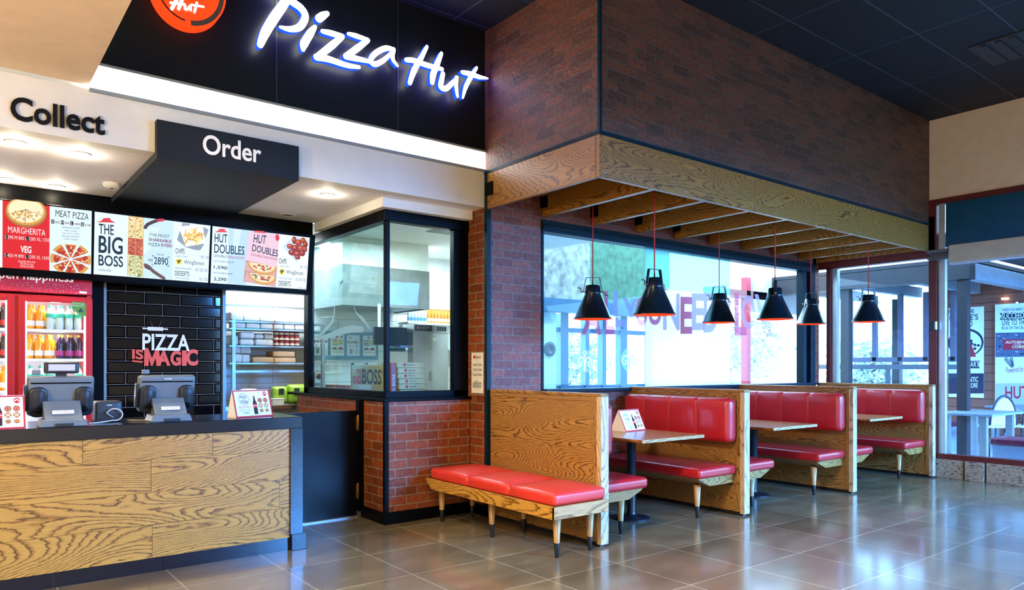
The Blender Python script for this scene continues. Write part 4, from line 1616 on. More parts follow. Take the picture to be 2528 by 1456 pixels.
cut('ivory_word', f_a, 7.372, .012)
cut('orange_word', f_b, 7.383, .010)
cut('small_word', f_c, 7.383, .010)
cut('rolling_pin', f_d, 7.383, .010)
MB().tube([on(*k4(500, 458), (0, 7.387, 0), (0, 1, 0)), on(*k4(480, 410), (0, 7.387, 0), (0, 1, 0))], .0015, 6).tube([on(*k4(560, 460), (0, 7.387, 0), (0, 1, 0)), on(*k4(585, 405), (0, 7.387, 0), (0, 1, 0))], .0015, 6).build('hanging_wire', GALV, pm)

# ================================================================== drinks fridge
fr_ = thing('drinks_fridge', 'tall red double-door glass drinks fridge behind the counter', 'fridge', (.35, 7.5, 0))
FR_R = mat('c4101c', .3, name='fridge_red', var=.03)
FRW = mat('f4f6f8', .5, var=0, name='fridge_white')
FRL = glow('eef6ff', 3.0, 'fridge_led', 'ffffff')
w = MB()
w.box((-.34, 7.22, 0), (-.30, 7.84, 2.0)); w.box((.955, 7.22, 0), (.99, 7.84, 2.015)); w.box((-.30, 7.80, 0), (.955, 7.84, 2.0)); w.box((-.30, 7.22, 0), (.955, 7.80, .15)); w.box((-.30, 7.22, 1.985), (.955, 7.80, 2.0))
w.box((.435, 7.22, .15), (.46, 7.26, 1.985))
w.build('cabinet', FR_R, fr_)
MB().box((-.30, 7.785, .15), (.955, 7.799, 1.985)).build('liner', FRW, fr_)
hd = MB().box((-.34, 7.185, 2.017), (.99, 7.84, 2.20)).build('header', mat('d81e3c', .35, name='header_red', var=.05), fr_, bevel=.004)
sh = Sheet((.3, 7.184, 2.1), (0, -1, 0))
k6 = lambda a, b: (a / 3.31, 660 + b / 3.31)
sh.textpx('open happiness', k6(-75, 105), k6(600, 143), k6(-75, 12), glow('ffffff', .5, 'header_white'), bold=.01)
sh.poly([k6(648, 193), k6(710, 198), k6(710, 216), k6(648, 211)], PRINT_W)
random.seed(3)
for _ in range(90):
    a, b_ = random.uniform(5, 720), random.uniform(110, 180)
    sh.disc(sh.frame(k6(a, b_ + a * .05 + 2), k6(a + 4, b_ + a * .05 + 2), k6(a, b_ + a * .05 - 2)), .5, .5, .6, .6, PRINT_W, 5)
sh.build('header_lettering', hd)
for (x0, x1) in ((-.095, .433), (.458, .992)):
    w = MB()
    f_ = .05
    w.box((x0, 7.18, .14), (x0 + f_, 7.215, 1.985)); w.box((x1 - f_, 7.18, .14), (x1, 7.215, 1.985))
    w.box((x0 + f_, 7.18, .14), (x1 - f_, 7.215, .20)); w.box((x0 + f_, 7.18, 1.94), (x1 - f_, 7.215, 1.985))
    dr = w.build('door', FR_R, fr_, bevel=.004)
    MB().box((x0 + f_, 7.195, .20), (x1 - f_, 7.20, 1.94)).build('glass_pane', glass('fridge_glass', (1, 1, 1), .02), dr)
    MB().box((x0 + f_, 7.206, .20), (x0 + f_ + .012, 7.214, 1.94)).box((x1 - f_ - .012, 7.206, .20), (x1 - f_, 7.214, 1.94)).build('light_strip', FRL, dr)
    w = MB()
    for z in (1.715, 1.465, 1.20, .9, .55):
        w.box((x0 + .03, 7.225, z - .022), (x1 - .03, 7.76, z))
    w.build('shelf', mat('f0f4f8', .5, var=0), fr_)
    MB().box((x0 + .04, 7.23, 1.955), (x1 - .04, 7.27, 1.975)).build('top_lamp', FRL, fr_)
    for zz in (1.93, 1.68, 1.43, 1.17):
        point('fridge_light', ((x0 + x1) / 2, 7.26, zz), 3.0, (.88, .95, 1.0), .04)
sh = Sheet((.7, 7.178, 1.8), (0, -1, 0))
sh.poly([(176, 744), (213, 747), (213, 781), (200, 779), (188, 771), (180, 759)], mat('4a8a2a', .5, var=0))
sh.textpx('Eco-friendly', (180, 750.5), (208, 753), (180, 746.5), PRINT_W)
sh.textpx('Refrigeration', (180, 755.5), (208, 758), (180, 751.5), PRINT_W)
sh.poly([(192, 769), (199, 760), (207, 771)], mat('142a4a', .5, var=0))
sh.build('eco_sticker', fr_, label='green quarter-round sticker')

BOT = {}
LQ = {'orange': ('f59a16', 'f08a10', 'f4ecd8', .205), 'lime': ('cfe6dd', '1fae8e', '35c79a', .205), 'grape': ('2a1a3c', 'f0a020', 'b0287a', .205), 'cola': ('24100c', 'c01820', 'c01820', .205), 'water': ('dfeaf4', 'f0f4f8', '6aa0e0', .205), 'juice': ('e8a24a', 'e8842a', 'f2ead8', .20)}


def bottle(kind, x, y, z, label, group):
    nm = 'soda_bottle'
    if kind not in BOT:
        liq, cap, lab, h = LQ[kind]
        t = thing(nm, label, 'bottle', (0, 0, 0), group)
        lm = mat(liq, .12, name='drink_' + kind, var=0)
        MB().lathe((0, 0, 0), [(.022, 0), (.028, .004), (.0305, .02), (.0305, .07), (.0275, .09), (.0315, .118), (.029, .145), (.013, .178), (.0125, .188)], 14).build('bottle_body', lm, t)
        MB().lathe((0, 0, 0), [(.0315, .024), (.0315, .068)] if kind != 'lime' else [(.0328, .10), (.0322, .132)], 14, cap=False).build('label', mat(lab, .5, var=0), t)
        MB().lathe((0, 0, .184), [(.0145, 0), (.0145, .018), (.012, .021), (0, .021)], 12, cap=False).build('cap', mat(cap, .4, var=0), t)
        t.location = (x, y, z)
        BOT[kind] = t
        return t
    return copy_thing(BOT[kind], (x, y, z), label, group)


names = {'orange': 'orange soda bottle', 'lime': 'clear bottle with green label', 'grape': 'dark grape soda bottle', 'cola': 'cola bottle with red cap'}
ords = ['first', 'second', 'third', 'fourth', 'fifth', 'sixth']
for z, lst, shelf in ((1.716, [('orange', .548), ('orange', .615), ('lime', .687), ('lime', .757), ('lime', .826), ('lime', .893)], 'top shelf'),
                      (1.466, [('orange', .540), ('orange', .607), ('orange', .674), ('grape', .757), ('grape', .826), ('grape', .897)], 'second shelf'),
                      (1.201, [('lime', .55), ('lime', .62), ('lime', .69), ('lime', .90)], 'third shelf')):
    cnt = {}
    for kd, x in lst:
        cnt[kd] = cnt.get(kd, 0) + 1
        bottle(kd, x, 7.265, z, '%s, %s from left in the front row, %s' % (names[kd], ords[cnt[kd] - 1], shelf), 'front bottles in the fridge')
    for kd, x in lst[:5]:
        if shelf != 'third shelf':
            bottle(kd, x + .028, 7.34, z, '%s in the back row on the fridge %s' % (names[kd], shelf), 'back row bottles on the fridge ' + shelf + ' ' + kd)
for kd, z, sf in (('cola', 1.716, 'top'), ('cola', 1.466, 'second'), ('orange', 1.201, 'third')):
    for x, wh in ((.36, 'at the right end'), (.29, 'one from the right end')):
        bottle(kd, x, 7.265, z, '%s %s of the left fridge, %s shelf' % (names[kd], wh, sf), 'bottles behind the left fridge door')

# ================================================================== tills
POS = mat('6d787e', .38, name='pos_grey')
POSD = mat('20262c', .3, name='pos_dark')
RT18 = Matrix.Rotation(math.radians(14), 3, 'X')


def till(x, y, label, display):
    t = thing('till_terminal', label, 'till', (x, y, 1.0155), 'till terminals on the counter')
    z = 1.0155
    P = lambda *a: tuple(Vector((x, y, z)) + Vector(a))
    w = MB()
    w.prism([P(-.135, -.10, 0), P(.135, -.10, 0), P(.118, -.085, .048), P(-.118, -.085, .048)], (0, .22, 0))
    w.build('base', POS, t, bevel=.008, seg=3)
    MB().box(P(-.05, -.108, .004), P(.05, -.0995, .022)).build('cable_slot', POSD, t)
    nk = MB().prism([P(-.105, -.075, .048), P(-.105, .07, .048), P(-.105, .10, .16), P(-.105, .03, .16)], (.21, 0, 0)).build('neck', POS, t, bevel=.006, seg=3)
    a = P(-.055, -.05, .072)
    w = MB()
    w.add([P(-.06, -.0522, .078), P(.06, -.0522, .078), P(.06, -.036, .1), P(-.06, -.036, .1)], [(0, 1, 2, 3)])
    w.v = [tuple(Vector(p) + Vector((0, -.0045, .0022))) for p in w.v]
    w.build('label', PRINT_W, nk)
    sh = Sheet(Vector(P(0, -.0567, .0802)), Vector((0, -.022, .0162)))
    b0_ = [Vector(p) for p in w.v]
    f0 = lambda s, t_: b0_[0] + (b0_[1] - b0_[0]) * s + (b0_[3] - b0_[0]) * t_
    sh.text('257055', f0, .15, .25, .85, .75, PRINT_B, bold=0.0, space=1.6)
    sh.build('label_print', nk)
    hw = .188
    MB().rbox(P(-hw, .055, .065), P(hw, .115, .325), .022, (4, 2, 4), rot=RT18, pivot=P(0, .085, .19)).merged().build('head', POS, t)
    for s in (-1, 1):
        x0, x1 = sorted((s * .075, s * (hw - .006)))
        w = MB()
        w.rbox(P(x0, .022, .062), P(x1, .075, .262), .045, (3, 2, 4), rot=RT18, pivot=P(0, .085, .19))
        lo = w.merged().build('side_lobe', POSD, t)
        MB().lathe(P(s * .125, -.004 + .02, .105), [(.018, 0), (.014, -.006), (0, -.006)], 14, axis=1, cap=False).build('port', BLACK, lo)
    w = MB()
    w.box(P(-hw + .02, .052, .282), P(hw - .02, .058, .29), rot=RT18, pivot=P(0, .085, .19))
    w.build('vent_slot', BLACK, t)
    MB().rbox(P(-hw - .016, .05, .10), P(-hw + .004, .10, .27), .008, (1, 1, 1), rot=RT18, pivot=P(0, .085, .19)).merged().build('card_reader', POSD, t)
    MB().rbox(P(-hw + .03, .06, .33), P(-hw + .075, .10, .362), .008, (1, 1, 1)).merged().build('sensor_cap', POS, t)
    if display:
        MB().box(P(-.03, .05, .31), P(.03, .075, .35)).build('display_stalk', POSD, t)
        dsp = MB().rbox(P(-.098, .022, .338), P(.098, .062, .412), .012, (2, 1, 1)).merged().build('customer_display', POSD, t)
        MB().box(P(-.074, .0205, .356), P(.074, .0225, .398)).build('lit_window', glow('cfd2ff', .7, 'display_violet'), dsp)
    else:
        MB().box(P(-.025, .046, .305), P(.025, .05, .31), rot=RT18, pivot=P(0, .085, .19)).build('badge', PRINT_W, t)
    return t


till(.585, 5.47, 'grey till terminal with a lit customer display on top', True)
till(1.235, 5.52, 'grey till terminal without display, in front of the black tiles', False)
pr_ = thing('receipt_printer', 'dark receipt printer between the two till terminals', 'printer', (.88, 5.72, 1.0155))
MB().rbox((.80, 5.66, 1.0155), (.965, 5.84, 1.158), .018, (3, 3, 2)).merged().build('case', mat('33383c', .4), pr_)
MB().box((.806, 5.652, 1.02), (.958, 5.662, 1.075)).build('port_panel', POSD, pr_)
MB().box((.868, 5.654, 1.128), (.90, 5.6605, 1.134)).build('badge', PRINT_W, pr_)
cab = []
for i in range(40):
    a = i / 39
    ang = PI * 1.05 - a * 2 * PI * .82
    cab.append((.915 + .048 * math.cos(ang) - .004, 5.635 - .02 * a, 1.066 + .04 * math.sin(ang)))
cab += [(.86, 5.58, 1.0245), (.80, 5.545, 1.0205), (.74, 5.52, 1.0205)]
MB().tube([(.905, 5.65, 1.045)] + cab[3:], .0045, 8).build('white_cable', mat('dcd8cc', .5, name='cable_white'), label='white looped cable from the printer to the left till', cat='cable')
MB().tube([(1.0, 5.70, 1.02), (1.05, 5.62, 1.0205), (1.12, 5.56, 1.0205), (1.10, 5.54, 1.02)], .004, 8).build('till_cable', mat('c4c0b6', .5), label='thin pale cable lying behind the right till', cat='cable')

# ================================================================== folded menu tents
FOOD = ['b8321e', 'c03a22', 'd08a44', 'c88a50', 'b8782c', 'c48230']


def tent(P0, P1, h, dep, label):
    P0, P1 = Vector(P0), Vector(P1)
    e = (P1 - P0).normalized()
    nb = Vector((-e.y, e.x, 0))
    ap0, ap1 = P0 + nb * dep / 2 + Vector((0, 0, h)), P1 + nb * dep / 2 + Vector((0, 0, h))
    t = thing('menu_tent', label, 'table tent card', (P0 + P1) / 2, 'folded menu tents')
    w = MB()
    th_ = nb * .002
    B0, B1 = P0 + nb * dep, P1 + nb * dep
    w.prism([P0, ap0, ap0 + th_, P0 + th_], P1 - P0)
    w.prism([B0, ap0, ap0 - th_, B0 - th_], P1 - P0)
    w.prism([P0 + Vector((0, 0, .0005)), B0 + Vector((0, 0, .0005)), ap0], e * .0015)
    w.build('card', PRINT_W, t)
    n = (P1 - P0).cross(ap0 - P0)
    sh = Sheet(P0, n)
    f0 = lambda s, q: P0 + (P1 - P0) * s + (ap0 - P0) * q
    sh.rect(f0, 0, 0, 1, 1, PRINT_R)
    sh.rect(f0, .035, .05, .965, .95, PRINT_W)
    sh.disc(f0, .86, .84, .055, .085, PRINT_R, 18)
    sh.stroke(f0, [(.825, .83), (.86, .87), (.895, .83)], .03, PRINT_W)
    sh.disc(f0, .27, .66, .145, .215, PRINT_B, 26, inner=.96)
    sh.disc(f0, .27, .66, .125, .185, PRINT_B, 26, inner=.97)
    sh.text('FEED', f0, .18, .69, .36, .79, PRINT_B, bold=.01)
    sh.text('the', f0, .24, .62, .31, .67, PRINT_B)
    sh.text('TRIBE', f0, .165, .51, .375, .61, PRINT_B, bold=.01)
    sh.text('EAT IN FOR 4', f0, .12, .34, .42, .41, PRINT_R, bold=.01)
    sh.text('2 Small Pizzas & 1 Regular', f0, .10, .27, .44, .305, PRINT_B)
    sh.text('Cheese Pies & Soda', f0, .14, .22, .40, .255, PRINT_B)
    sh.text('1,990', f0, .20, .12, .36, .185, PRINT_B, bold=.01)
    dk = mat('2a0d0c', .4, var=0)
    sh.poly3([f0(.50, .10), f0(.60, .10), f0(.605, .50), f0(.575, .62), f0(.525, .62), f0(.495, .50)], dk)
    sh.poly3([f0(.525, .62), f0(.575, .62), f0(.565, .74), f0(.535, .74)], dk)
    sh.rect(f0, .53, .735, .57, .77, PRINT_R)
    sh.rect(f0, .497, .33, .603, .48, PRINT_R)
    sh.stroke(f0, [(.51, .40), (.55, .42), (.59, .405)], .025, PRINT_W)
    for i in range(6):
        cx, cy = .70 + .15 * (i % 2), .60 - .19 * (i // 2)
        c2_ = mat(FOOD[i], .6, var=0)
        if i < 4:
            sh.disc(f0, cx, cy, .06, .085, mat('8a5024', .6, var=0), 16)
            sh.disc(f0, cx, cy, .05, .07, c2_, 14)
            if i < 2:
                for q in range(5):
                    sh.disc(f0, cx + .03 * math.cos(q * 1.26), cy + .042 * math.sin(q * 1.26), .011, .016, mat('f0c890', .6, var=0), 6)
            else:
                sh.stroke(f0, [(cx - .04, cy - .05), (cx + .04, cy + .05)], .018, PRINT_W); sh.stroke(f0, [(cx + .04, cy - .05), (cx - .04, cy + .05)], .018, PRINT_W)
        else:
            sh.poly3([f0(cx - .055, cy), f0(cx - .01, cy - .07), f0(cx + .055, cy - .03), f0(cx + .03, cy + .06), f0(cx - .03, cy + .05)], mat('8a5a20', .6, var=0))
            sh.poly3([f0(cx - .045, cy + .005), f0(cx - .008, cy - .05), f0(cx + .045, cy - .02), f0(cx + .025, cy + .045), f0(cx - .025, cy + .04)], c2_)
    sh.build('print', t)
    return t


tent((1.688, 5.478, 1.0155), (1.995, 5.565, 1.0155), .205, .12, 'red-bordered menu tent at the right end of the counter')
tent((.075, 5.235, 1.0155) if False else (.085, 5.372, 1.0155), (.383, 5.385, 1.0155), .205, .12, 'red-bordered menu tent left of the tills, cut by the frame edge')
tent((5.005, 4.665, .7855), (5.315, 4.69, .7855), .20, .19, 'red-bordered menu tent on the first booth table')

# ================================================================== kitchen
q6 = lambda a, b: (750 + a / 6.482, 760 + b / 6.482)
# extractor hood with white bulkhead over it
hdm = thing('extractor_hood', 'large stainless extractor hood hanging under a white box in the kitchen', 'extractor hood', (4.1, 8.1, 2.1))
w = MB()
w.box((3.56, 7.70, 2.105), (4.72, 7.72, 2.575)); w.box((3.56, 7.72, 2.105), (3.58, 8.57, 2.575)); w.box((4.70, 7.72, 2.105), (4.72, 8.57, 2.575)); w.box((3.58, 7.72, 2.555), (4.70, 8.57, 2.575))
w.build('canopy', mat('858a8a', .55, .3, spec=.2, name='brushed_hood', var=.15), hdm)
MB().box((3.58, 7.72, 2.12), (4.70, 8.57, 2.135)).build('filter_bank', mat('6f8a90', .4, .7), hdm)
struct('wall_hood_box', MB().box((3.565, 7.705, 2.577), (4.71, 8.575, 2.899)), mat('e4e6e0', .6))
# steel work tops
MB().box((3.16, 5.94, 1.05), (3.95, 6.75, 1.075)).box((3.18, 5.96, 0), (3.92, 6.72, 1.05)).build('work_counter', STEEL, label='stainless counter inside the kitchen corner window', cat='kitchen counter')
kt = thing('prep_table', 'stainless prep table under the shelf rack at the kitchen back wall', 'table', (2.9, 8.2, 0))
MB().box((2.2, 7.84, .93), (3.9, 8.5, .97)).build('tabletop', STEEL, kt)
MB().box((2.22, 7.86, .78), (3.88, 7.89, .93)).build('apron', mat('7f8890', .4, .8), kt)
for x in (2.25, 3.85):
    for y in (7.92, 8.46):
        MB().box((x - .02, y - .02, 0), (x + .02, y + .02, .93)).build('leg', STEEL, kt)
# shelf rack
rk = thing('shelf_rack', 'grey metal shelf rack stacked with packs at the kitchen back', 'shelf rack', (2.95, 8.3, .97))
for z in (1.905, 1.822, 1.632, 1.440):
    MB().box((2.44, 8.16, z - .016), (3.52, 8.54, z)).build('shelf', GALV, rk)
for x in (2.46, 3.50):
    for y in (8.18, 8.52):
        MB().box((x - .018 + .03, y - .018, .97), (x + .018 + .03, y + .018, 1.925)).build('post', GALV, rk)
MB().box((2.48, 8.165, 1.33), (3.5, 8.195, 1.355)).build('rail', GALV, rk)
WRAP = mat('e9ebee', .55, name='white_wrap', var=.08)
WR2 = mat('d4dbe2', .35, name='clear_wrap', var=.15)
KRAFT = mat('c8a27c', .7, name='kraft_paper', var=.1)


def pack(nm, lo, hi, m_, label, cat, group, r=.016):
    MB().rbox(lo, hi, r, (3, 2, 2), (2, 1, .006)).merged().build(nm, m_, label=label, cat=cat, group=group)


G1 = 'white wrapped packs on the shelf rack'
o5 = ['first', 'second', 'third', 'fourth', 'fifth', 'sixth']
for i, (a, b_) in enumerate(((2.50, 2.62), (2.625, 2.78), (2.785, 2.93), (2.935, 3.05), (3.055, 3.18), (3.185, 3.30))):
    pack('wrapped_pack', (a, 8.17, 1.823), (b_, 8.40, 1.886), WRAP, 'white wrapped pack, %s from the left under the top rail of the rack' % o5[i], 'pack', G1)
for i, (a, b_, h) in enumerate(((2.46, 2.60, .10), (2.605, 2.78, .075), (2.785, 2.95, .07), (2.955, 3.13, .05), (3.135, 3.30, .07))):
    pack('wrapped_pack', (a, 8.19, 1.906), (b_, 8.42, 1.906 + h), WRAP, 'white pack on the very top of the rack, %s from the left' % o5[i], 'pack', G1)
for lo, hi, lb in (((2.56, 8.19, 1.633), (2.72, 8.42, 1.70), 'lower white bag at the left of the second shelf'), ((2.565, 8.19, 1.708), (2.725, 8.42, 1.785), 'upper white bag at the left of the second shelf'),
                   ((2.735, 8.19, 1.633), (2.94, 8.40, 1.705), 'wide white bag in the middle of the second shelf'), ((2.74, 8.22, 1.713), (2.84, 8.42, 1.772), 'small clear bag on the wide white bag, left'),
                   ((2.845, 8.22, 1.713), (2.955, 8.42, 1.775), 'small clear bag on the wide white bag, right'), ((2.455, 8.2, 1.633), (2.55, 8.42, 1.74), 'bag behind the rack post on the second shelf')):
    pack('wrapped_bag', lo, hi, WR2 if 'clear' in lb else WRAP, lb, 'bag', 'bags on the second rack shelf', .022)
for lo, hi, lb in (((2.45, 8.18, 1.441), (2.585, 8.40, 1.535), 'lower white roll pack at the left of the third shelf'), ((2.455, 8.18, 1.543), (2.565, 8.40, 1.62), 'upper white roll pack at the left of the third shelf'),
                   ((2.59, 8.2, 1.441), (2.68, 8.40, 1.53), 'clear tub pack low beside the rolls'), ((2.57, 8.2, 1.543), (2.69, 8.40, 1.622), 'clear tissue pack above the tub pack')):
    pack('tissue_pack', lo, hi, WR2, lb, 'pack', 'tissue packs on the third shelf')
for lo, hi, lb in (((2.70, 8.18, 1.441), (2.94, 8.42, 1.502), 'left brown paper parcel on the third shelf'), ((2.945, 8.18, 1.441), (3.20, 8.42, 1.499), 'right lower brown paper parcel on the third shelf'), ((2.93, 8.18, 1.5095), (3.19, 8.42, 1.57), 'brown paper parcel lying on the right one')):
    pack('paper_parcel', lo, hi, KRAFT, lb, 'parcel', 'brown parcels on the third shelf', .012)
can0 = None
for r_ in range(3):
    for c_ in range(5):
        x, z = 2.985 + c_ * .062, 1.633 + r_ * .061
        lb = 'red and cream tin, column %s from the left in the %s row of the stack' % (o5[c_], ['bottom', 'middle', 'top'][r_])
        if can0 is None:
            can0 = thing('food_tin', lb, 'tin', (0, 0, 0), 'stacked tins on the second shelf')
            MB().lathe((0, 0, 0), [(.029, 0), (.029, .058), (.0, .0585)], 14).build('tin_body', mat('8c2228', .35, var=0), can0)
            MB().lathe((0, 0, 0), [(.0295, .012), (.0295, .034)], 14, cap=False).build('label', mat('e9dfc2', .5, var=0), can0)
            can0.location = (x, 8.24, z)
        else:
            copy_thing(can0, (x, 8.24, z), lb, rotz=c_ * 1.1 + r_)
# on the prep table
MB().lathe((2.60, 8.005, .9705), [(.06, 0), (.14, .02), (.145, .05), (.12, .14), (.075, .182), (0, .187)], 28).build('domed_cover', mat('e4eaf0', .3, var=.03), label='white domed cover on the prep table behind the menu tent', cat='cover')
GRN = mat('8dbb3c', .35, name='green_bag', var=.2)
for i, (x0, x1, h, lb) in enumerate(((2.90, 3.07, .20, 'green bag with a dark square on the prep table, left'), (3.08, 3.30, .22, 'larger bright green bag on the prep table, right'))):
    t = thing('green_bag', lb, 'bag', ((x0 + x1) / 2, 8.1, .9705), 'green bags on the prep table')
    MB().rbox((x0, 8.08, .9705), (x1, 8.2, .9705 + h), .035, (4, 2, 4), (1, -1, .02)).merged().build('bag_body', GRN, t)
    MB().box((x0 + .05, 8.045, 1.08), (x0 + .11, 8.05, 1.15)).build('printed_square', PRINT_B, t)
tb_ = thing('plastic_tub', 'clear plastic tub on the prep table front edge', 'tub', (2.93, 8.0, .9705))
MB().box((2.86, 7.99, .9705), (2.99, 8.05, 1.03)).build('tub_body', mat('dfe6e8', .2), tb_)
MB().box((2.855, 7.985, 1.03), (2.995, 8.055, 1.04)).build('lid', WHITE, tb_)
# wall board with posters, papers, switch
bd = thing('notice_board', 'blue-grey board with four prep posters on the kitchen back wall', 'notice board', (4.0, 8.58, 1.67))
MB().box((3.54, 8.575, 1.49), (4.47, 8.598, 1.845)).build('board', mat('5d93a6', .5), bd)
prng = random.Random(5)
for i, (x0, x1) in enumerate(((3.572, 3.766), (3.806, 3.986), (4.026, 4.204), (4.25, 4.43))):
    MB().box((x0, 8.571, 1.535), (x1, 8.575, 1.80)).build('poster', PRINT_W, bd)
    sh = Sheet((x0, 8.570, 1.6), (0, -1, 0))
    A_, B_ = Vector((x0, 8.570, 1.535)), Vector((x1, 8.570, 1.80))
    f0 = lambda s, q_: Vector((A_.x + (B_.x - A_.x) * s, 8.570, A_.z + (B_.z - A_.z) * q_))
    cols = ['7a8a4a', 'c8a850', '8a4a34', 'd8c26a', '5a6a3a', 'b86a4a']
    if i in (1, 3):
        for q_ in range(4):
            sh.rect(f0, .06, .50 + q_ * .075, .48, .555 + q_ * .075, mat(prng.choice(cols), .6, var=0))
        sh.rect(f0, .55, .52, .94, .78, mat('d0c464', .6, var=0))
        sh.disc(f0, .27, .28, .2, .14, mat('8a7a4a', .6, var=0), 14, 0, 180); sh.disc(f0, .74, .28, .2, .14, mat('9a4a4a', .6, var=0), 14, 0, 180)
        sh.disc(f0, .45, .9, .12, .06, mat('b88a5a', .6, var=0), 12); sh.disc(f0, .8, .9, .1, .06, mat('c87a5a', .6, var=0), 12)
        sh.rect(f0, .06, .16, .94, .20, mat('b4c45a', .6, var=0))
    else:
        for q_ in range(5):
            sh.disc(f0, .12 + q_ * .19, .66, .085, .07, mat(prng.choice(cols), .6, var=0), 12)
            sh.rect(f0, .2, .10 + q_ * .05, .42, .13 + q_ * .05, mat('4a5a3a', .6, var=0)); sh.rect(f0, .6, .1 + q_ * .05, .9, .12 + q_ * .05, mat('b8b89a', .6, var=0))
        sh.disc(f0, .25, .87, .12, .08, mat('b8c4a4', .6, var=0), 14)
        for q_ in range(3):
            sh.rect(f0, .2 + q_ * .26, .42, .28 + q_ * .26, .53, mat(prng.choice(cols), .6, var=0))
    sh.build('poster_print', bd)
for i, (x0, z0, x1, z1, lb) in enumerate(((3.70, 1.303, 3.968, 1.485, 'larger white typed notice under the poster board'), (4.07, 1.34, 4.255, 1.47, 'white notice above the big flat box, left'), (4.275, 1.34, 4.43, 1.47, 'white notice above the big flat box, right'))):
    t = thing('paper_notice', lb, 'notice', (x0, 8.59, z0), 'typed notices on the kitchen wall')
    MB().box((x0, 8.594, z0), (x1, 8.598, z1)).build('sheet', PRINT_W, t)
    sh = Sheet((x0, 8.593, z0), (0, -1, 0))
    f0 = lambda s, q_: Vector((x0 + (x1 - x0) * s, 8.593, z0 + (z1 - z0) * q_))
    ink = mat('70798a', .6, var=0)
    if i == 0:
        sh.disc(f0, .16, .82, .05, .07, PRINT_R, 12)
        for q_, (a, b_) in enumerate(((.24, .76), (.1, .36), (.1, .42), (.1, .4), (.1, .46), (.1, .46), (.1, .4), (.52, .76), (.52, .8), (.52, .7), (.52, .78))):
            yy = .80 if q_ == 0 else (.68 - q_ * .08 if q_ < 7 else .68 - (q_ - 6) * .09)
            sh.rect(f0, a, yy, b_, yy + .022, ink)
    else:
        sh.rect(f0, .2, .88, .9, .905, ink)
        sh.rect(f0, .12, .62, .34, .80, PRINT_B)
    sh.build('print', t)
sw = thing('isolator_switch', 'grey wall box with a red rotary switch in the kitchen', 'switch', (3.64, 8.57, 1.2))
MB().box((3.585, 8.55, 1.19), (3.70, 8.598, 1.345)).build('box', mat('dfe3e4', .5), sw, bevel=.006)
MB().lathe((3.642, 8.55, 1.277), [(.035, 0), (.033, -.006), (.024, -.008), (.022, -.03), (0, -.032)], 20, axis=1, cap=False).build('knob', mat('8a1c24', .35), sw)
MB().lathe((3.642, 8.549, 1.277), [(.045, 0), (.045, -.003), (0, -.003)], 20, axis=1, cap=False).build('yellow_plate', mat('d8cf8a', .5), sw)
# kitchen display monitor
mo = thing('kitchen_monitor', 'black flat monitor hanging behind the kitchen corner mullion', 'monitor', (3.7, 7.0, 1.7))
MB().box((3.61, 7.0, 1.632), (4.03, 7.04, 1.825)).build('bezel', BLACK, mo, bevel=.004)
MB().box((3.622, 6.997, 1.645), (4.018, 7.0, 1.813)).build('screen', mat('0a1a26', .12, spec=.2, name='screen_dark'), mo)
MB().box((3.78, 7.0, 1.615), (3.86, 7.03, 1.632)).build('stand', CHAR, mo)
MB().tube([(3.82, 7.045, 1.75), (3.82, 7.3, 1.75), (3.82, 7.3, 2.1)], .02, 8).build('arm', GALV, mo)
bb = thing('bump_bar', 'teal bump bar under the kitchen monitor', 'bump bar', (3.85, 7.0, 1.58))
MB().box((3.765, 6.98, 1.565), (3.975, 7.03, 1.607)).build('bar_body', mat('2b6a76', .4), bb, bevel=.004)
MB().box((3.78, 6.976, 1.575), (3.96, 6.981, 1.60)).build('keys', CHAR, bb)
# holding cabinet
hc = thing('holding_cabinet', 'tall stainless holding cabinet with black control panel', 'holding cabinet', (4.2, 6.95, 0))
MB().box((4.0, 6.86, .1), (4.45, 6.985, 1.77)).build('body', STEEL, hc, bevel=.004)
MB().box((3.985, 6.82, 1.77), (4.46, 6.985, 1.86)).build('top_unit', STEEL, hc, bevel=.004)
MB().box((3.995, 6.812, 1.785), (4.21, 6.82, 1.85)).build('control_panel', CHAR, hc)
for i, x in enumerate((4.03, 4.075, 4.11, 4.16)):
    MB().lathe((x, 6.812, 1.815), [(.011 + .005 * (i == 3), 0), (.010, -.012), (0, -.012)], 14, axis=1, cap=False).build('knob', mat('b0181c' if i == 0 else '0a0a0a', .4), hc)
MB().box((4.012, 6.85, .2), (4.215, 6.86, 1.745)).build('door', STEEL, hc, bevel=.003)
for z in (1.58, 1.24):
    MB().box((4.20, 6.835, z), (4.228, 6.86, z + .10)).build('latch', GALV, hc)
w = MB()
for i in range(4):
    w.box((4.28 + i * .032, 6.816, 1.79), (4.302 + i * .032, 6.8205, 1.84))
w.build('vent', CHAR, hc)
MB().box((4.245, 6.857, 1.685), (4.295, 6.861, 1.72)).build('sticker', PRINT_W, hc)
# bottles on the back shelf
bsf = thing('bottle_shelf', 'white back shelf with rows of bottles above the holding cabinet', 'shelf', (5.2, 8.4, 1.98))
MB().box((4.76, 8.3, 1.965), (5.88, 8.57, 1.985)).build('board', WHITE, bsf)
MB().box((4.78, 8.5, 1.88), (4.80, 8.57, 1.965)).build('bracket', GALV, bsf)
for i in range(8):
    for j in range(2):
        b_ = bottle('juice', 5.13 + .053 * i + .02 * j, 8.38 + .08 * j, 1.986, 'amber juice bottle, one of the clustered row on the kitchen back shelf', 'amber bottles on the kitchen back shelf')
        b_.scale = (.8, .8, .95)
for i in range(6):
    b_ = bottle('water', 4.82 + .05 * i, 8.38, 1.986, 'clear water bottle in the row left of the amber bottles', 'water bottles on the kitchen back shelf')
    b_.scale = (.75, .75, .95)
ck = thing('supply_shelves', 'lower kitchen shelf crowded with blue and white packs', 'shelf', (5.2, 8.4, 1.3))
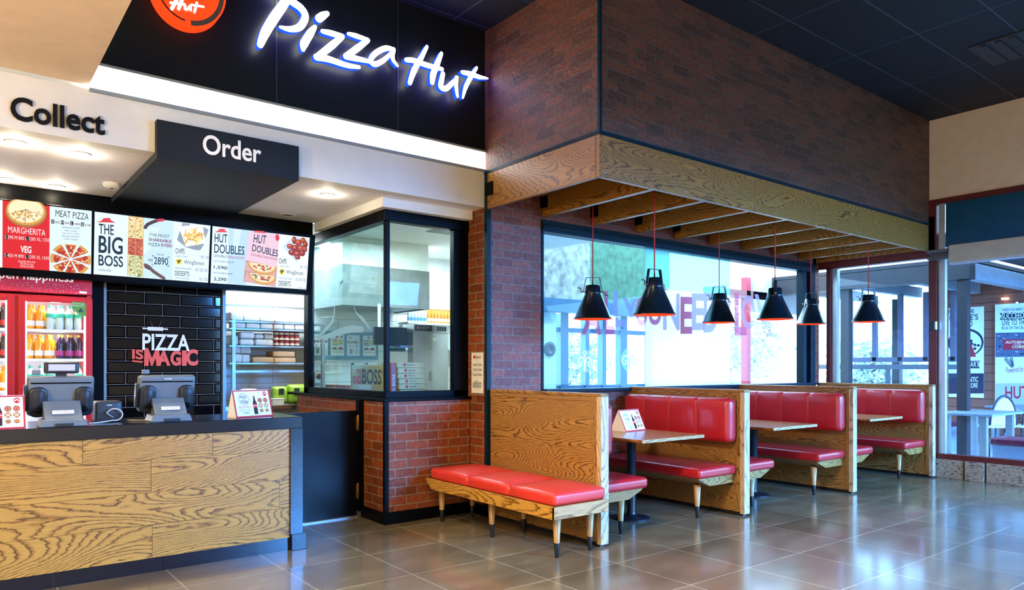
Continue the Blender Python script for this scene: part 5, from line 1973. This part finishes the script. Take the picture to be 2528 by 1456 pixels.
MB().box((4.60, 8.3, 1.62), (5.88, 8.57, 1.64)).build('board', WHITE, ck)
for i, (x0, x1, z0, h, c_, lb) in enumerate(((4.66, 4.80, 1.641, .2, '3a62a8', 'blue pack'), (4.81, 4.95, 1.641, .17, 'dfe6f0', 'white pack'), (4.96, 5.10, 1.641, .22, '8ab0d8', 'pale blue pack'), (5.12, 5.3, 1.641, .18, 'e8e0d0', 'cream pack'), (5.32, 5.5, 1.641, .22, 'c8d4e0', 'grey pack'))):
    pack('supply_pack', (x0, 8.34, z0), (x1, 8.5, z0 + h), mat(c_, .5), '%s on the lower supply shelf behind the monitor' % lb, 'pack', 'packs on the supply shelf')
ac = thing('air_vent', 'slatted grey ceiling air vent in the kitchen', 'air vent', (4.5, 7.0, 2.89))
w = MB()
for i in range(6):
    w.box((4.2, 6.55 + i * .06, 2.885), (4.6, 6.575 + i * .06, 2.893))
w.box((4.18, 6.52, 2.893), (4.62, 6.9, 2.899))
w.build('slats', mat('a8acaa', .5), ac)
ep = thing('control_box', 'white control box with coloured lamps on the kitchen right wall', 'control box', (4.6, 6.6, 2.2))
MB().box((4.57, 6.40, 1.95), (4.629, 6.72, 2.32)).build('box', mat('eef0f0', .5), ep, bevel=.004)
for i, c_ in enumerate(('2aa84a', '2aa84a', '4a8ac8', 'd87a2a', 'c82a2a')):
    MB().lathe((4.57, 6.68 - i * .06, 2.26), [(.016, 0), (.014, -.02), (0, -.022)], 12, axis=0, cap=False).build('lamp', mat(c_, .3, var=0), ep)
for i in range(3):
    MB().box((4.564, 6.5 + i * .07, 2.10), (4.57, 6.54 + i * .07, 2.15)).build('switch', CHAR, ep)
tm = thing('wall_touchscreen', 'black touchscreen tilted on the kitchen right wall', 'touchscreen', (4.55, 6.25, 1.9))
MB().prism([(4.50, 6.05, 1.66), (4.53, 6.05, 2.09), (4.56, 6.05, 2.09), (4.53, 6.05, 1.66)], (0, .32, 0)).build('screen_body', BLACK, tm, bevel=.004)
MB().box((4.53, 6.18, 1.85), (4.629, 6.24, 1.92)).build('bracket', CHAR, tm)
# pizza boxes inside the window
bs = thing('flat_box', 'upright brown box printed The Big Boss behind the side glass', 'box', (3.3, 6.45, 1.076))
A0, A1 = Vector((3.105, 6.35, 1.0755)), Vector((3.55, 6.25, 1.0755))
A0, A1 = Vector((3.165, 6.62, 1.0755)), Vector((3.58, 6.58, 1.0755))
MB().prism([A0, A1, A1 + Vector((0, 0, .345)), A0 + Vector((0, 0, .34))], (0.004, .045, 0)).build('box_body', CARD, bs)
nb_ = Vector((A1.y - A0.y, -(A1.x - A0.x), 0))
sh = Sheet(A0, nb_)
sh.textpx('THE', q6(835, 1060), q6(916, 1064), q6(835, 978), PRINT_R, bold=.02)
sh.textpx('BIG', q6(785, 1213), q6(914, 1216), q6(787, 1082), PRINT_R, bold=.025)
sh.textpx('BOSS', q6(930, 1216), q6(1240, 1228), q6(932, 972), PRINT_B, bold=.02)
f0 = sh.frame(q6(1252, 1098), q6(1316, 1098), q6(1252, 970))
sh.disc(f0, .5, .5, .5, .5, PRINT_R, 22)
sh.stroke(f0, [(.25, .45), (.5, .62), (.78, .48)], .12, CARD); sh.stroke(f0, [(.3, .3), (.7, .36)], .07, CARD)
sh.rect(sh.frame(q6(860, 1300), q6(1080, 1306), q6(860, 1222)), 0, 0, 1, 1, mat('d9d4f0', .6, var=0))
sh.build('print', bs)
rb = thing('slim_box', 'narrow red box standing on end beside the stacked pizza boxes', 'box', (3.37, 6.2, 1.08))
MB().box((3.335, 6.13, 1.0755), (3.385, 6.17, 1.43)).build('box_body', mat('b04a52', .6), rb)
sh = Sheet((3.36, 6.1295, 1.2), (0, -1, 0))
f0 = lambda s, q_: Vector((3.337 + .046 * (1 - q_), 6.1295, 1.10 + .28 * s))
sh.text('BIG BOSS', f0, .05, .2, .8, .8, mat('e8c8c4', .6, var=0), bold=.01)
sh.build('print', rb)
for i in range(7):
    z = 1.0755 + i * .0525
    x0 = 3.42 - .006 * i + (0.006 if i % 2 else 0)
    t = thing('pizza_box', 'brown pizza box, %s from the bottom of the stack in the corner window' % (['first', 'second', 'third', 'fourth', 'fifth', 'sixth', 'seventh'][i]), 'pizza box', (x0 + .15, 6.2, z), 'stacked pizza boxes')
    MB().box((x0, 6.11, z), (x0 + .305, 6.41, z + .046)).build('box_body', CARD, t)
    MB().prism([(x0 - .001, 6.104, z + .044), (x0 + .306, 6.104, z + .044), (x0 + .306, 6.104, z + .0475), (x0 - .001, 6.104, z + .0475)], (0, .3, .003 if i % 2 else .001)).build('lid', CARD, t)
    sh = Sheet((x0, 6.1095, z), (0, -1, 0))
    f0 = lambda s, q_: Vector((x0 + .305 * s, 6.1095, z + .046 * q_))
    sh.disc(f0, .27, .5, .052, .34, PRINT_R, 14)
    sh.text('Pizza Hut', f0, .36, .3, .62, .72, PRINT_B, bold=.01, shear=.2)
    sh.rect(f0, .66, .46, .88, .5, mat('8a6a44', .6, var=0))
    sh.build('print', t)
for i in range(2):
    t = thing('carton', ['left low red-brown carton behind the side glass', 'right low red-brown carton next to the big flat box'][i], 'carton', (3.2, 6.9, 1.08), 'low cartons in the side window')
    x0 = 3.12 + i * .0
    y0 = 6.92 - i * .17 if False else 7.10 - i * .22
    w = MB().box((3.18 + i * .03, y0, 1.0755 if y0 < 6.7 else 1.1125), (3.24 + i * .03, y0 + .2, 1.205)).build('box_body', mat('a8502c', .6, var=.1), t)

# notice on the brick pillar
pn = thing('pillar_notice', 'white printed notice on the brick pillar beside the corner window', 'notice', (3.96, 5.58, 1.4))
zz0, zz1 = 1.145, 1.53
MB().box((3.958, 5.50, zz0), (3.9645, 5.69, zz1)).build('plate', mat('ece4d4', .5), pn)
sh = Sheet((3.9575, 5.6, 1.3), (-1, 0, 0))
f0 = lambda s, q_: Vector((3.9575, 5.69 - .19 * s, zz0 + (zz1 - zz0) * q_))
sh.disc(f0, .26, .89, .09, .045, PRINT_R, 16)
sh.text('Pizza Hut', f0, .38, .855, .84, .925, PRINT_B, bold=.008, shear=.2)
ink = mat('3a3a3a', .6, var=0)
for c_ in range(2):
    for r_ in range(3):
        sh.disc(f0, .17 + .42 * c_, .70 - .12 * r_, .07, .036, ink, 14, inner=.75)
        for q_ in range(3):
            sh.rect(f0, .28 + .42 * c_, .675 - .12 * r_ + .017 * q_, .46 + .42 * c_, .683 - .12 * r_ + .017 * q_, ink)
for q_ in range(5):
    sh.rect(f0, .12, .14 + .028 * q_, .88, .15 + .028 * q_, ink)
sh.rect(f0, .3, .29, .6, .3, ink)
sh.build('print', pn)

# ================================================================== beyond the windows
DECK = mat('b8bcc0', .45, name='patio_paving', var=.1)
struct('floor_patio', MB().box((XE + .14, -4.2, -.12), (30, 22, -.02)).box((4.75, 5.62, -.12), (XE + .14, 22, -.02)), DECK)
DARKW = mat('2c2426', .6, name='patio_dark_timber', var=.15)
GREYW = mat('8a9098', .55, name='patio_grey_timber', var=.12)

# terrace pergola: posts and beams seen through the corner glass
pg = thing('terrace_pergola', 'dark timber terrace pergola of posts and beams beyond the corner glass', 'pergola', (12.2, 5, 0))
for x, y in ((12.2, 4.42), (12.2, 6.24), (14.7, 6.5)):
    MB().box((x - .07, y - .07, -.02), (x + .07, y + .07, 2.715)).build('post', DARKW, pg)
MB().box((12.09, 4.30, 2.72), (12.31, 7.6, 2.98)).build('beam', DARKW, pg)
MB().box((12.315, 4.30, 2.73), (14.95, 4.46, 2.97)).build('beam', GREYW, pg)
for y in (5.2, 6.2, 7.3):
    MB().box((12.315, y - .06, 2.74), (14.95, y + .06, 2.93)).build('joist', GREYW, pg)
MB().box((12.1, 4.3, 2.99), (14.95, 7.6, 3.05)).build('roof_deck', DARKW, pg)
MB().box((10.1, 1.0, 3.05), (14.95, 4.2, 3.12)).build('roof_deck', DARKW, pg)

# plank wall with posters
struct('wall_terrace', MB().box((15.0, 1.0, -.02), (15.1, 6.05, 3.1)), PLANKW)
POB = mat('1c2440', .6, var=0, name='poster_navy')
POR = mat('b8203a', .6, var=0, name='poster_red')
kp = 4.855
k7 = lambda a, b: (2280 + a / kp, 600 + b / kp)


def poster(label, u0, u1, z0, z1, fn):
    a = on(u0, 850, (14.985, 0, 0), (1, 0, 0))
    b_ = on(u1, 850, (14.985, 0, 0), (1, 0, 0))
    t = thing('terrace_poster', label, 'poster', (14.99, (a.y + b_.y) / 2, z0), 'big posters on the terrace plank wall')
    MB().box((14.975, b_.y, z0), (14.999, a.y, z1)).build('panel', PRINT_W, t)
    sh = Sheet((14.974, 4, 1), (-1, 0, 0))
    fn(sh)
    sh.build('print', t)


def po1(sh):
    sh.textpx('PIZZA IS THE', k7(300, 848), k7(606, 838), k7(300, 800), POB, bold=.01)
    sh.textpx("PEOPLE'S", k7(312, 930), k7(655, 918), k7(312, 862), POB, bold=.012)
    sh.textpx('FOOD', k7(420, 1006), k7(588, 1000), k7(420, 934), POB, bold=.012)
    f0 = sh.frame(k7(300, 1365), k7(712, 1360), k7(300, 1030))
    sh.disc(f0, .5, .5, .52, .5, POB, 30); sh.disc(f0, .5, .48, .46, .44, PRINT_W, 30)
    rr = random.Random(2)
    for _ in range(26):
        a_, b_ = rr.uniform(0, 6.28), rr.uniform(.15, .4)
        sh.disc(f0, .5 + b_ * math.cos(a_), .5 + b_ * math.sin(a_), .05, .05, POB, 7)
    sh.poly([k7(516, 1056), k7(630, 1362), k7(420, 1364)], POR)
    sh.poly([k7(420, 1412), k7(680, 1408), k7(655, 1450), k7(672, 1500), k7(420, 1500)], POB)
    sh.textpx('POWER IS ART', k7(300, 1488), k7(668, 1482), k7(300, 1424), PRINT_W, bold=.015)
    sh.poly([k7(300, 1560), k7(722, 1560), k7(722, 1800), k7(300, 1805)], POB)
    sh.textpx('AUTHENTIC', k7(395, 1672), k7(655, 1662), k7(395, 1612), PRINT_W, bold=.01)
    sh.textpx('CORE', k7(540, 1735), k7(650, 1730), k7(540, 1680), PRINT_W, bold=.01)
    sh.textpx('the', k7(490, 1728), k7(530, 1726), k7(490, 1690), PRINT_W)


def po2(sh):
    sh.textpx('WHEN YOU WANT TO', k7(945, 818), k7(1235, 806), k7(945, 784), POB, bold=.005)
    sh.poly([k7(912, 838), k7(1300, 820), k7(1300, 905), k7(912, 920), k7(938, 878)], POB)
    sh.textpx('SUCCEED', k7(936, 912), k7(1205, 900), k7(936, 838), PRINT_W, bold=.012)
    sh.textpx('LIVE TO THE', k7(942, 988), k7(1235, 978), k7(942, 922), POB, bold=.005)
    sh.textpx('EDGE OF THE CRUST', k7(938, 1036), k7(1250, 1030), k7(938, 1000), POB, bold=.004)
    sh.poly([k7(862, 1075), k7(1300, 1066), k7(1300, 1360), k7(862, 1366)], mat('55607a', .6))
    rr = random.Random(9)
    for _ in range(40):
        x, y = rr.uniform(870, 1240), rr.uniform(1080, 1350)
        sh.poly([k7(x, y), k7(x + rr.uniform(20, 70), y + rr.uniform(-8, 8)), k7(x + rr.uniform(10, 60), y + rr.uniform(8, 24))], mat(rr.choice(['1c2440', '8a94a8', 'a8b0c0', '3a4462']), .6, var=0))
    sh.poly([k7(935, 1156), k7(1300, 1150), k7(1300, 1272), k7(945, 1280), k7(965, 1215)], POR)
    sh.textpx('AUTHENTIC', k7(982, 1204), k7(1290, 1200), k7(982, 1172), PRINT_W, bold=.018)
    sh.textpx('TO THE', k7(1085, 1222), k7(1165, 1220), k7(1085, 1208), PRINT_W)
    sh.textpx('CORE', k7(1062, 1260), k7(1205, 1258), k7(1062, 1226), PRINT_W, bold=.018)
    for cx, dx in ((1060, -1), (1000, -2)):
        sh.stroke(lambda a, b_: sh.px(*k7(a, b_)), [(1080 + dx * 10, 1490), (cx + 10, 1440), (cx - 8 + dx * 10, 1385)], 6, POB)
        for q_ in range(6):
            x, y = 1080 + dx * 10 - (1080 - cx) * q_ / 6, 1480 - q_ * 18
            for s in (-1, 1):
                sh.poly([k7(x, y), k7(x + s * 20, y - 20), k7(x + s * 8, y - 24)], POB)
    sh.poly([k7(862, 1680), k7(1300, 1676), k7(1300, 1960), k7(862, 1964)], mat('b8bccc', .6, var=0))
    sh.textpx('HUT', k7(980, 1866), k7(1260, 1862), k7(980, 1718), POR, bold=.02)
    sh.textpx('Powered by', k7(985, 1580), k7(1200, 1560), k7(985, 1490), POR, bold=-.005, shear=.3)


poster('tall terrace poster with a pizza wheel, half hidden by the timber post', 2342, 2428, .82, 2.50, po1)
poster('tall terrace poster with red banner, at the right frame edge', 2457, 2545, .55, 2.52, po2)

# terrace furniture
def terrace_table(x, y, label, L_=1.3):
    t = thing('terrace_table', label, 'table', (x, y, 0), 'tables on the terrace')
    MB().box((x, y, .695), (x + L_, y + .75, .725)).build('tabletop', GREYW, t, bevel=.004)
    for a, b_ in ((.08, .10), (L_ - .2, .10), (.08, .58), (L_ - .2, .58)):
        MB().box((x + a, y + b_, -.02), (x + a + .09, y + b_ + .09, .695)).build('leg', GALV, t)
    return t


terrace_table(11.42, 3.78, 'long grey terrace table close behind the glass')
terrace_table(14.0, 4.0, 'second terrace table farther back by the posters', .9)
BENR = mat('7a1838', .4, name='terrace_red_pad')
for lo, hi, lb in (((10.95, 2.2, 0), (11.4, 3.62, .45), 'terrace bench with dark red pad at the right frame edge'), ((13.2, 5.0, 0), (13.7, 5.5, .47), 'pale padded terrace stool left of the timber post')):
    t = thing('terrace_bench', lb, 'bench', (lo[0], lo[1], 0))
    MB().box((lo[0], lo[1], -.02), (hi[0], hi[1], hi[2] - .09)).build('base', mat('9aa0a8', .55), t)
    MB().rbox((lo[0] - .03, lo[1] - .03, hi[2] - .089), (hi[0] + .03, hi[1] + .03, hi[2]), .03, (3, 3, 1)).merged().build('pad', BENR, t)
CW = mat('e4e8ee', .5, name='woven_white')
ch0 = None
for x, y, r_, lb in ((13.15, 4.35, 2.5, 'woven white bistro chair partly behind the timber post'), (13.6, 4.05, 2.5, 'woven white bistro chair between the posters and the table')):
    if ch0 is None:
        ch0 = thing('bistro_chair', lb, 'chair', (0, 0, 0), 'bistro chairs on the terrace')
        MB().rbox((-.22, -.22, .43), (.22, .22, .46), .014, (2, 2, 1)).merged().build('seat', CW, ch0)
        arc = [(-.21 * math.cos(a), .24 + .03 * math.sin(a) , .48 + .46 * math.sin(a)) for a in [PI * i / 14 for i in range(15)]]
        MB().tube(arc, .016, 8).build('back_frame', mat('1c2230', .4), ch0)
        w = MB()
        pts = [(p[0] * .93, p[1], .48 + (p[2] - .48) * .93) for p in arc]
        w.prism(pts, (0, .012, 0))
        w.build('backrest', CW, ch0)
        for sx in (-1, 1):
            for sy in (-1, 1):
                MB().tube([(sx * .18, sy * .18, .43), (sx * .22, sy * .24, -.02)], .015, 8).build('leg', mat('1c2230', .4), ch0)
        ch0.location = (x, y, 0)
        ch0.rotation_euler = (0, 0, r_)
    else:
        copy_thing(ch0, (x, y, 0), lb, rotz=r_)
lt = thing('terrace_downlight', 'small lit lamp above the terrace posters', 'lamp', (14.97, 4.75, 2.62))
MB().box((14.93, 4.70, 2.60), (14.99, 4.80, 2.63)).build('lamp_body', glow('ffd8a0', 6.0, 'terrace_lamp', 'ffffff'), lt)

# outdoor window wall and railing past the terrace
w = MB()
for y in (5.25, 5.7, 6.15, 6.62, 7.1):
    w.box((14.0, y - .04, 1.5), (14.08, y + .04, 2.75))
w.box((14.0, 5.2, 1.48), (14.08, 7.14, 1.57))
struct('window_5', w, mat('5a5468', .5))
rl = thing('terrace_railing', 'dark terrace handrail with posts beyond the corner glass', 'railing', (12.9, 6, 0))
MB().box((12.95, 4.8, 1.35), (13.02, 7.3, 1.43)).build('handrail', mat('4e545e', .5), rl)
for y in (5.9, 6.9):
    MB().box((12.96, y - .03, -.02), (13.01, y + .03, 1.35)).build('post', mat('4e545e', .5), rl)

# passage parts behind the long window; some are reflections in its glass built solid
struct('wall_passage_panel', MB().box((7.98, 8.2, 2.42), (9.9, 8.28, 3.6)), mat('3f6a50', .6, name='verdigris_panel', var=.4))
struct('wall_passage_white', MB().box((5.99, 8.19, 2.42), (7.97, 8.27, 3.6)), mat('8f8a84', .5, var=.5, name='stained_concrete'))
BLUEB = mat('2a5878', .4, name='blue_grey_steel', var=.1)
w = MB()
w.box((6.0, 8.1, 2.22), (9.6, 8.3, 2.42))
struct('trim_13', w, BLUEB)
w = MB()
for x in (6.78, 7.45, 7.98, 8.36, 8.78, 9.5):
    w.box((x, 8.3, -.02), (x + (.16 if x in (7.45, 8.78) else .08), 8.42, 2.22))
w.box((6.0, 8.32, 1.02), (9.6, 8.40, 1.10)); w.box((6.0, 8.32, 1.93), (9.6, 8.40, 2.0))
struct('window_6', w, BLUEB)
sp2 = thing('wall_speaker', 'round black porthole speaker on a pale pillar behind the long window', 'speaker', (7.3, 8.2, 1.5))
MB().box((7.02, 8.24, -.02), (7.30, 8.30, 2.22)).build('pillar_board', mat('a8ccd8', .5), sp2)
MB().lathe((7.16, 8.24, 1.66), [(.11, 0), (.11, -.03), (.05, -.04), (.045, -.02), (0, -.02)], 24, axis=1, cap=False).build('ring', mat('16222c', .4), sp2)
# red framed kiosk past the right end of the long window
kk = thing('outdoor_kiosk', 'red-framed outdoor kiosk beyond the right end of the long window', 'kiosk', (11, 8.5, 0))
MB().box((11.3, 7.6, -.02), (11.42, 7.72, 3.0)).build('post', mat('a82838', .5), kk)
MB().box((10.2, 7.6, 2.62), (12.0, 7.72, 2.76)).build('beam', mat('8a5050', .5), kk)
MB().box((11.5, 7.6, 2.4), (13.4, 7.7, 3.1)).build('side_panel', mat('b4bcc4', .6), kk)
MB().box((10.0, 7.62, .95), (13.4, 7.7, 1.05)).build('rail', BLUEB, kk)

# trees
LEAF = [mat('c8d0c0', .5, name='leaf_a', var=.25), mat('dce0d4', .5, name='leaf_b', var=.25), mat('bcc8c0', .5, name='leaf_c', var=.25)]
BARK = mat('6a5a4c', .8, name='bark')


def tree(x, y, h, r_, seed, label, n=900, low=.3):
    R_ = random.Random(seed)
    t = thing('tree', label, 'tree', (x, y, -.02), 'trees outside the windows')
    MB().tube([(x, y, -.02), (x + .08, y, h * .35), (x - .05, y + .06, h * .8)], [.11, .08, .03], 8).build('trunk', BARK, t)
    w = MB()
    for _ in range(n):
        while True:
            p = Vector((R_.uniform(-1, 1), R_.uniform(-1, 1), R_.uniform(-1, 1)))
            if .15 < p.length < 1:
                break
        lump = .75 + .25 * math.sin(p.x * 5 + seed) * math.cos(p.z * 6 + seed)
        c_ = Vector((x + p.x * r_ * lump, y + p.y * r_ * lump, h * low + (h * (1 - low)) * (.5 + .5 * p.z * lump)))
        s_ = R_.uniform(.05, .13)
        u_ = Vector((R_.uniform(-1, 1), R_.uniform(-1, 1), R_.uniform(-.6, .6))).normalized()
        v__ = u_.cross(Vector((R_.uniform(-1, 1), R_.uniform(-1, 1), 1))).normalized()
        q = [c_ - u_ * s_, c_ - v__ * s_ * .45, c_ + u_ * s_, c_ + v__ * s_ * .45]
        w.add(q, [(0, 1, 2, 3)])
    w.build('foliage', LEAF[seed % 3], t)


for i, (x, y, h, r_, lb, low) in enumerate(((9.0, 12.2, 3.2, 1.5, 'leafy tree behind the passage windows, left', .05), (12.2, 13.4, 2.8, 1.5, 'low leafy tree behind the passage windows, right', .05),
                                  (14.6, 10.4, 3.6, 1.7, 'bushy tree seen through the right end of the long window', .08), (18.2, 12.4, 3.2, 1.8, 'bushy tree right of the kiosk', .05),
                                  (18.6, 8.8, 2.2, 1.5, 'low shrub tree beyond the terrace windows', .05), (22.4, 10.5, 2.6, 1.9, 'shrub tree far behind the corner glass', .05))):
    tree(x, y, h, r_, i + 1, lb, 3000, low)

# inside, on the far glazed wall
bl = thing('roller_blind', 'beige roller blind cassette across the far glazed wall', 'roller blind', (9.8, 3.2, 2.7))
MB().rbox((9.73, -1.5, 2.685), (9.86, 3.70, 2.90), .02, (1, 3, 1)).merged().build('cassette', mat('b4a896', .5), bl)
MB().box((9.755, -1.5, 2.66), (9.845, 3.70, 2.686)).build('bottom_bar', mat('b8c4d4', .4, .3), bl)
bk = thing('bracket_box', 'grey bracket with loose wires where the canopy meets the glass mullion', 'bracket', (9.78, 3.85, 2.85))
MB().box((9.74, 3.71, 2.82), (9.85, 3.95, 2.86)).box((9.76, 3.71, 2.74), (9.85, 3.95, 2.78)).box((9.82, 3.71, 2.78), (9.85, 3.95, 2.82)).build('plate', mat('5a5a62', .5, .4), bk)
MB().tube([(9.76, 3.92, 2.80), (9.75, 3.86, 2.74), (9.755, 3.82, 2.68), (9.77, 3.80, 2.72)], .004, 6).build('wire', CHAR, bk)
ts = thing('wall_sensor', 'small dark sensor with white cover on the maroon mullion', 'sensor', (9.84, 3.92, 1.9))
MB().box((9.81, 3.885, 1.86), (9.85, 3.95, 1.97)).build('case', CHAR, ts, bevel=.003)
MB().box((9.812, 3.868, 1.865), (9.85, 3.884, 1.965)).build('cover', WHITE, ts)
# ceiling vent at the upper right
cv = thing('ceiling_vent', 'dark slotted air vent in the hall ceiling at upper right', 'air vent', (7.8, 2.0, 4.52))
w = MB()
pc = on(2515, 110, (0, 0, 4.53), (0, 0, 1))
for i in range(5):
    w.box((pc.x - .3, pc.y - .3 + i * .12, 4.50), (pc.x + .3, pc.y - .25 + i * .12, 4.515))
w.box((pc.x - .33, pc.y - .33, 4.515), (pc.x + .33, pc.y + .33, 4.529))
w.build('louvres', mat('2a3036', .5, .3), cv)
cv.matrix_basis = Matrix.Translation((0, 0, 0))
for c_ in cv.children:
    c_.matrix_parent_inverse = Matrix.Identity(4)
# trays added above the unseen warm fill lights
for lx, ly in ((-2.6, 1.2), (-0.8, -1.2), (-0.3, 2.0), (-3.5, -2.2)):
    t = thing('fill_light_tray', 'white tray added above an unseen warm fill light over the hall', 'ceiling light', (lx, ly, 4.5), 'added fill light trays out of view')
    MB().box((lx - .65, ly - .35, 4.475), (lx + .65, ly + .35, 4.529)).build('tray', WHITE, t)
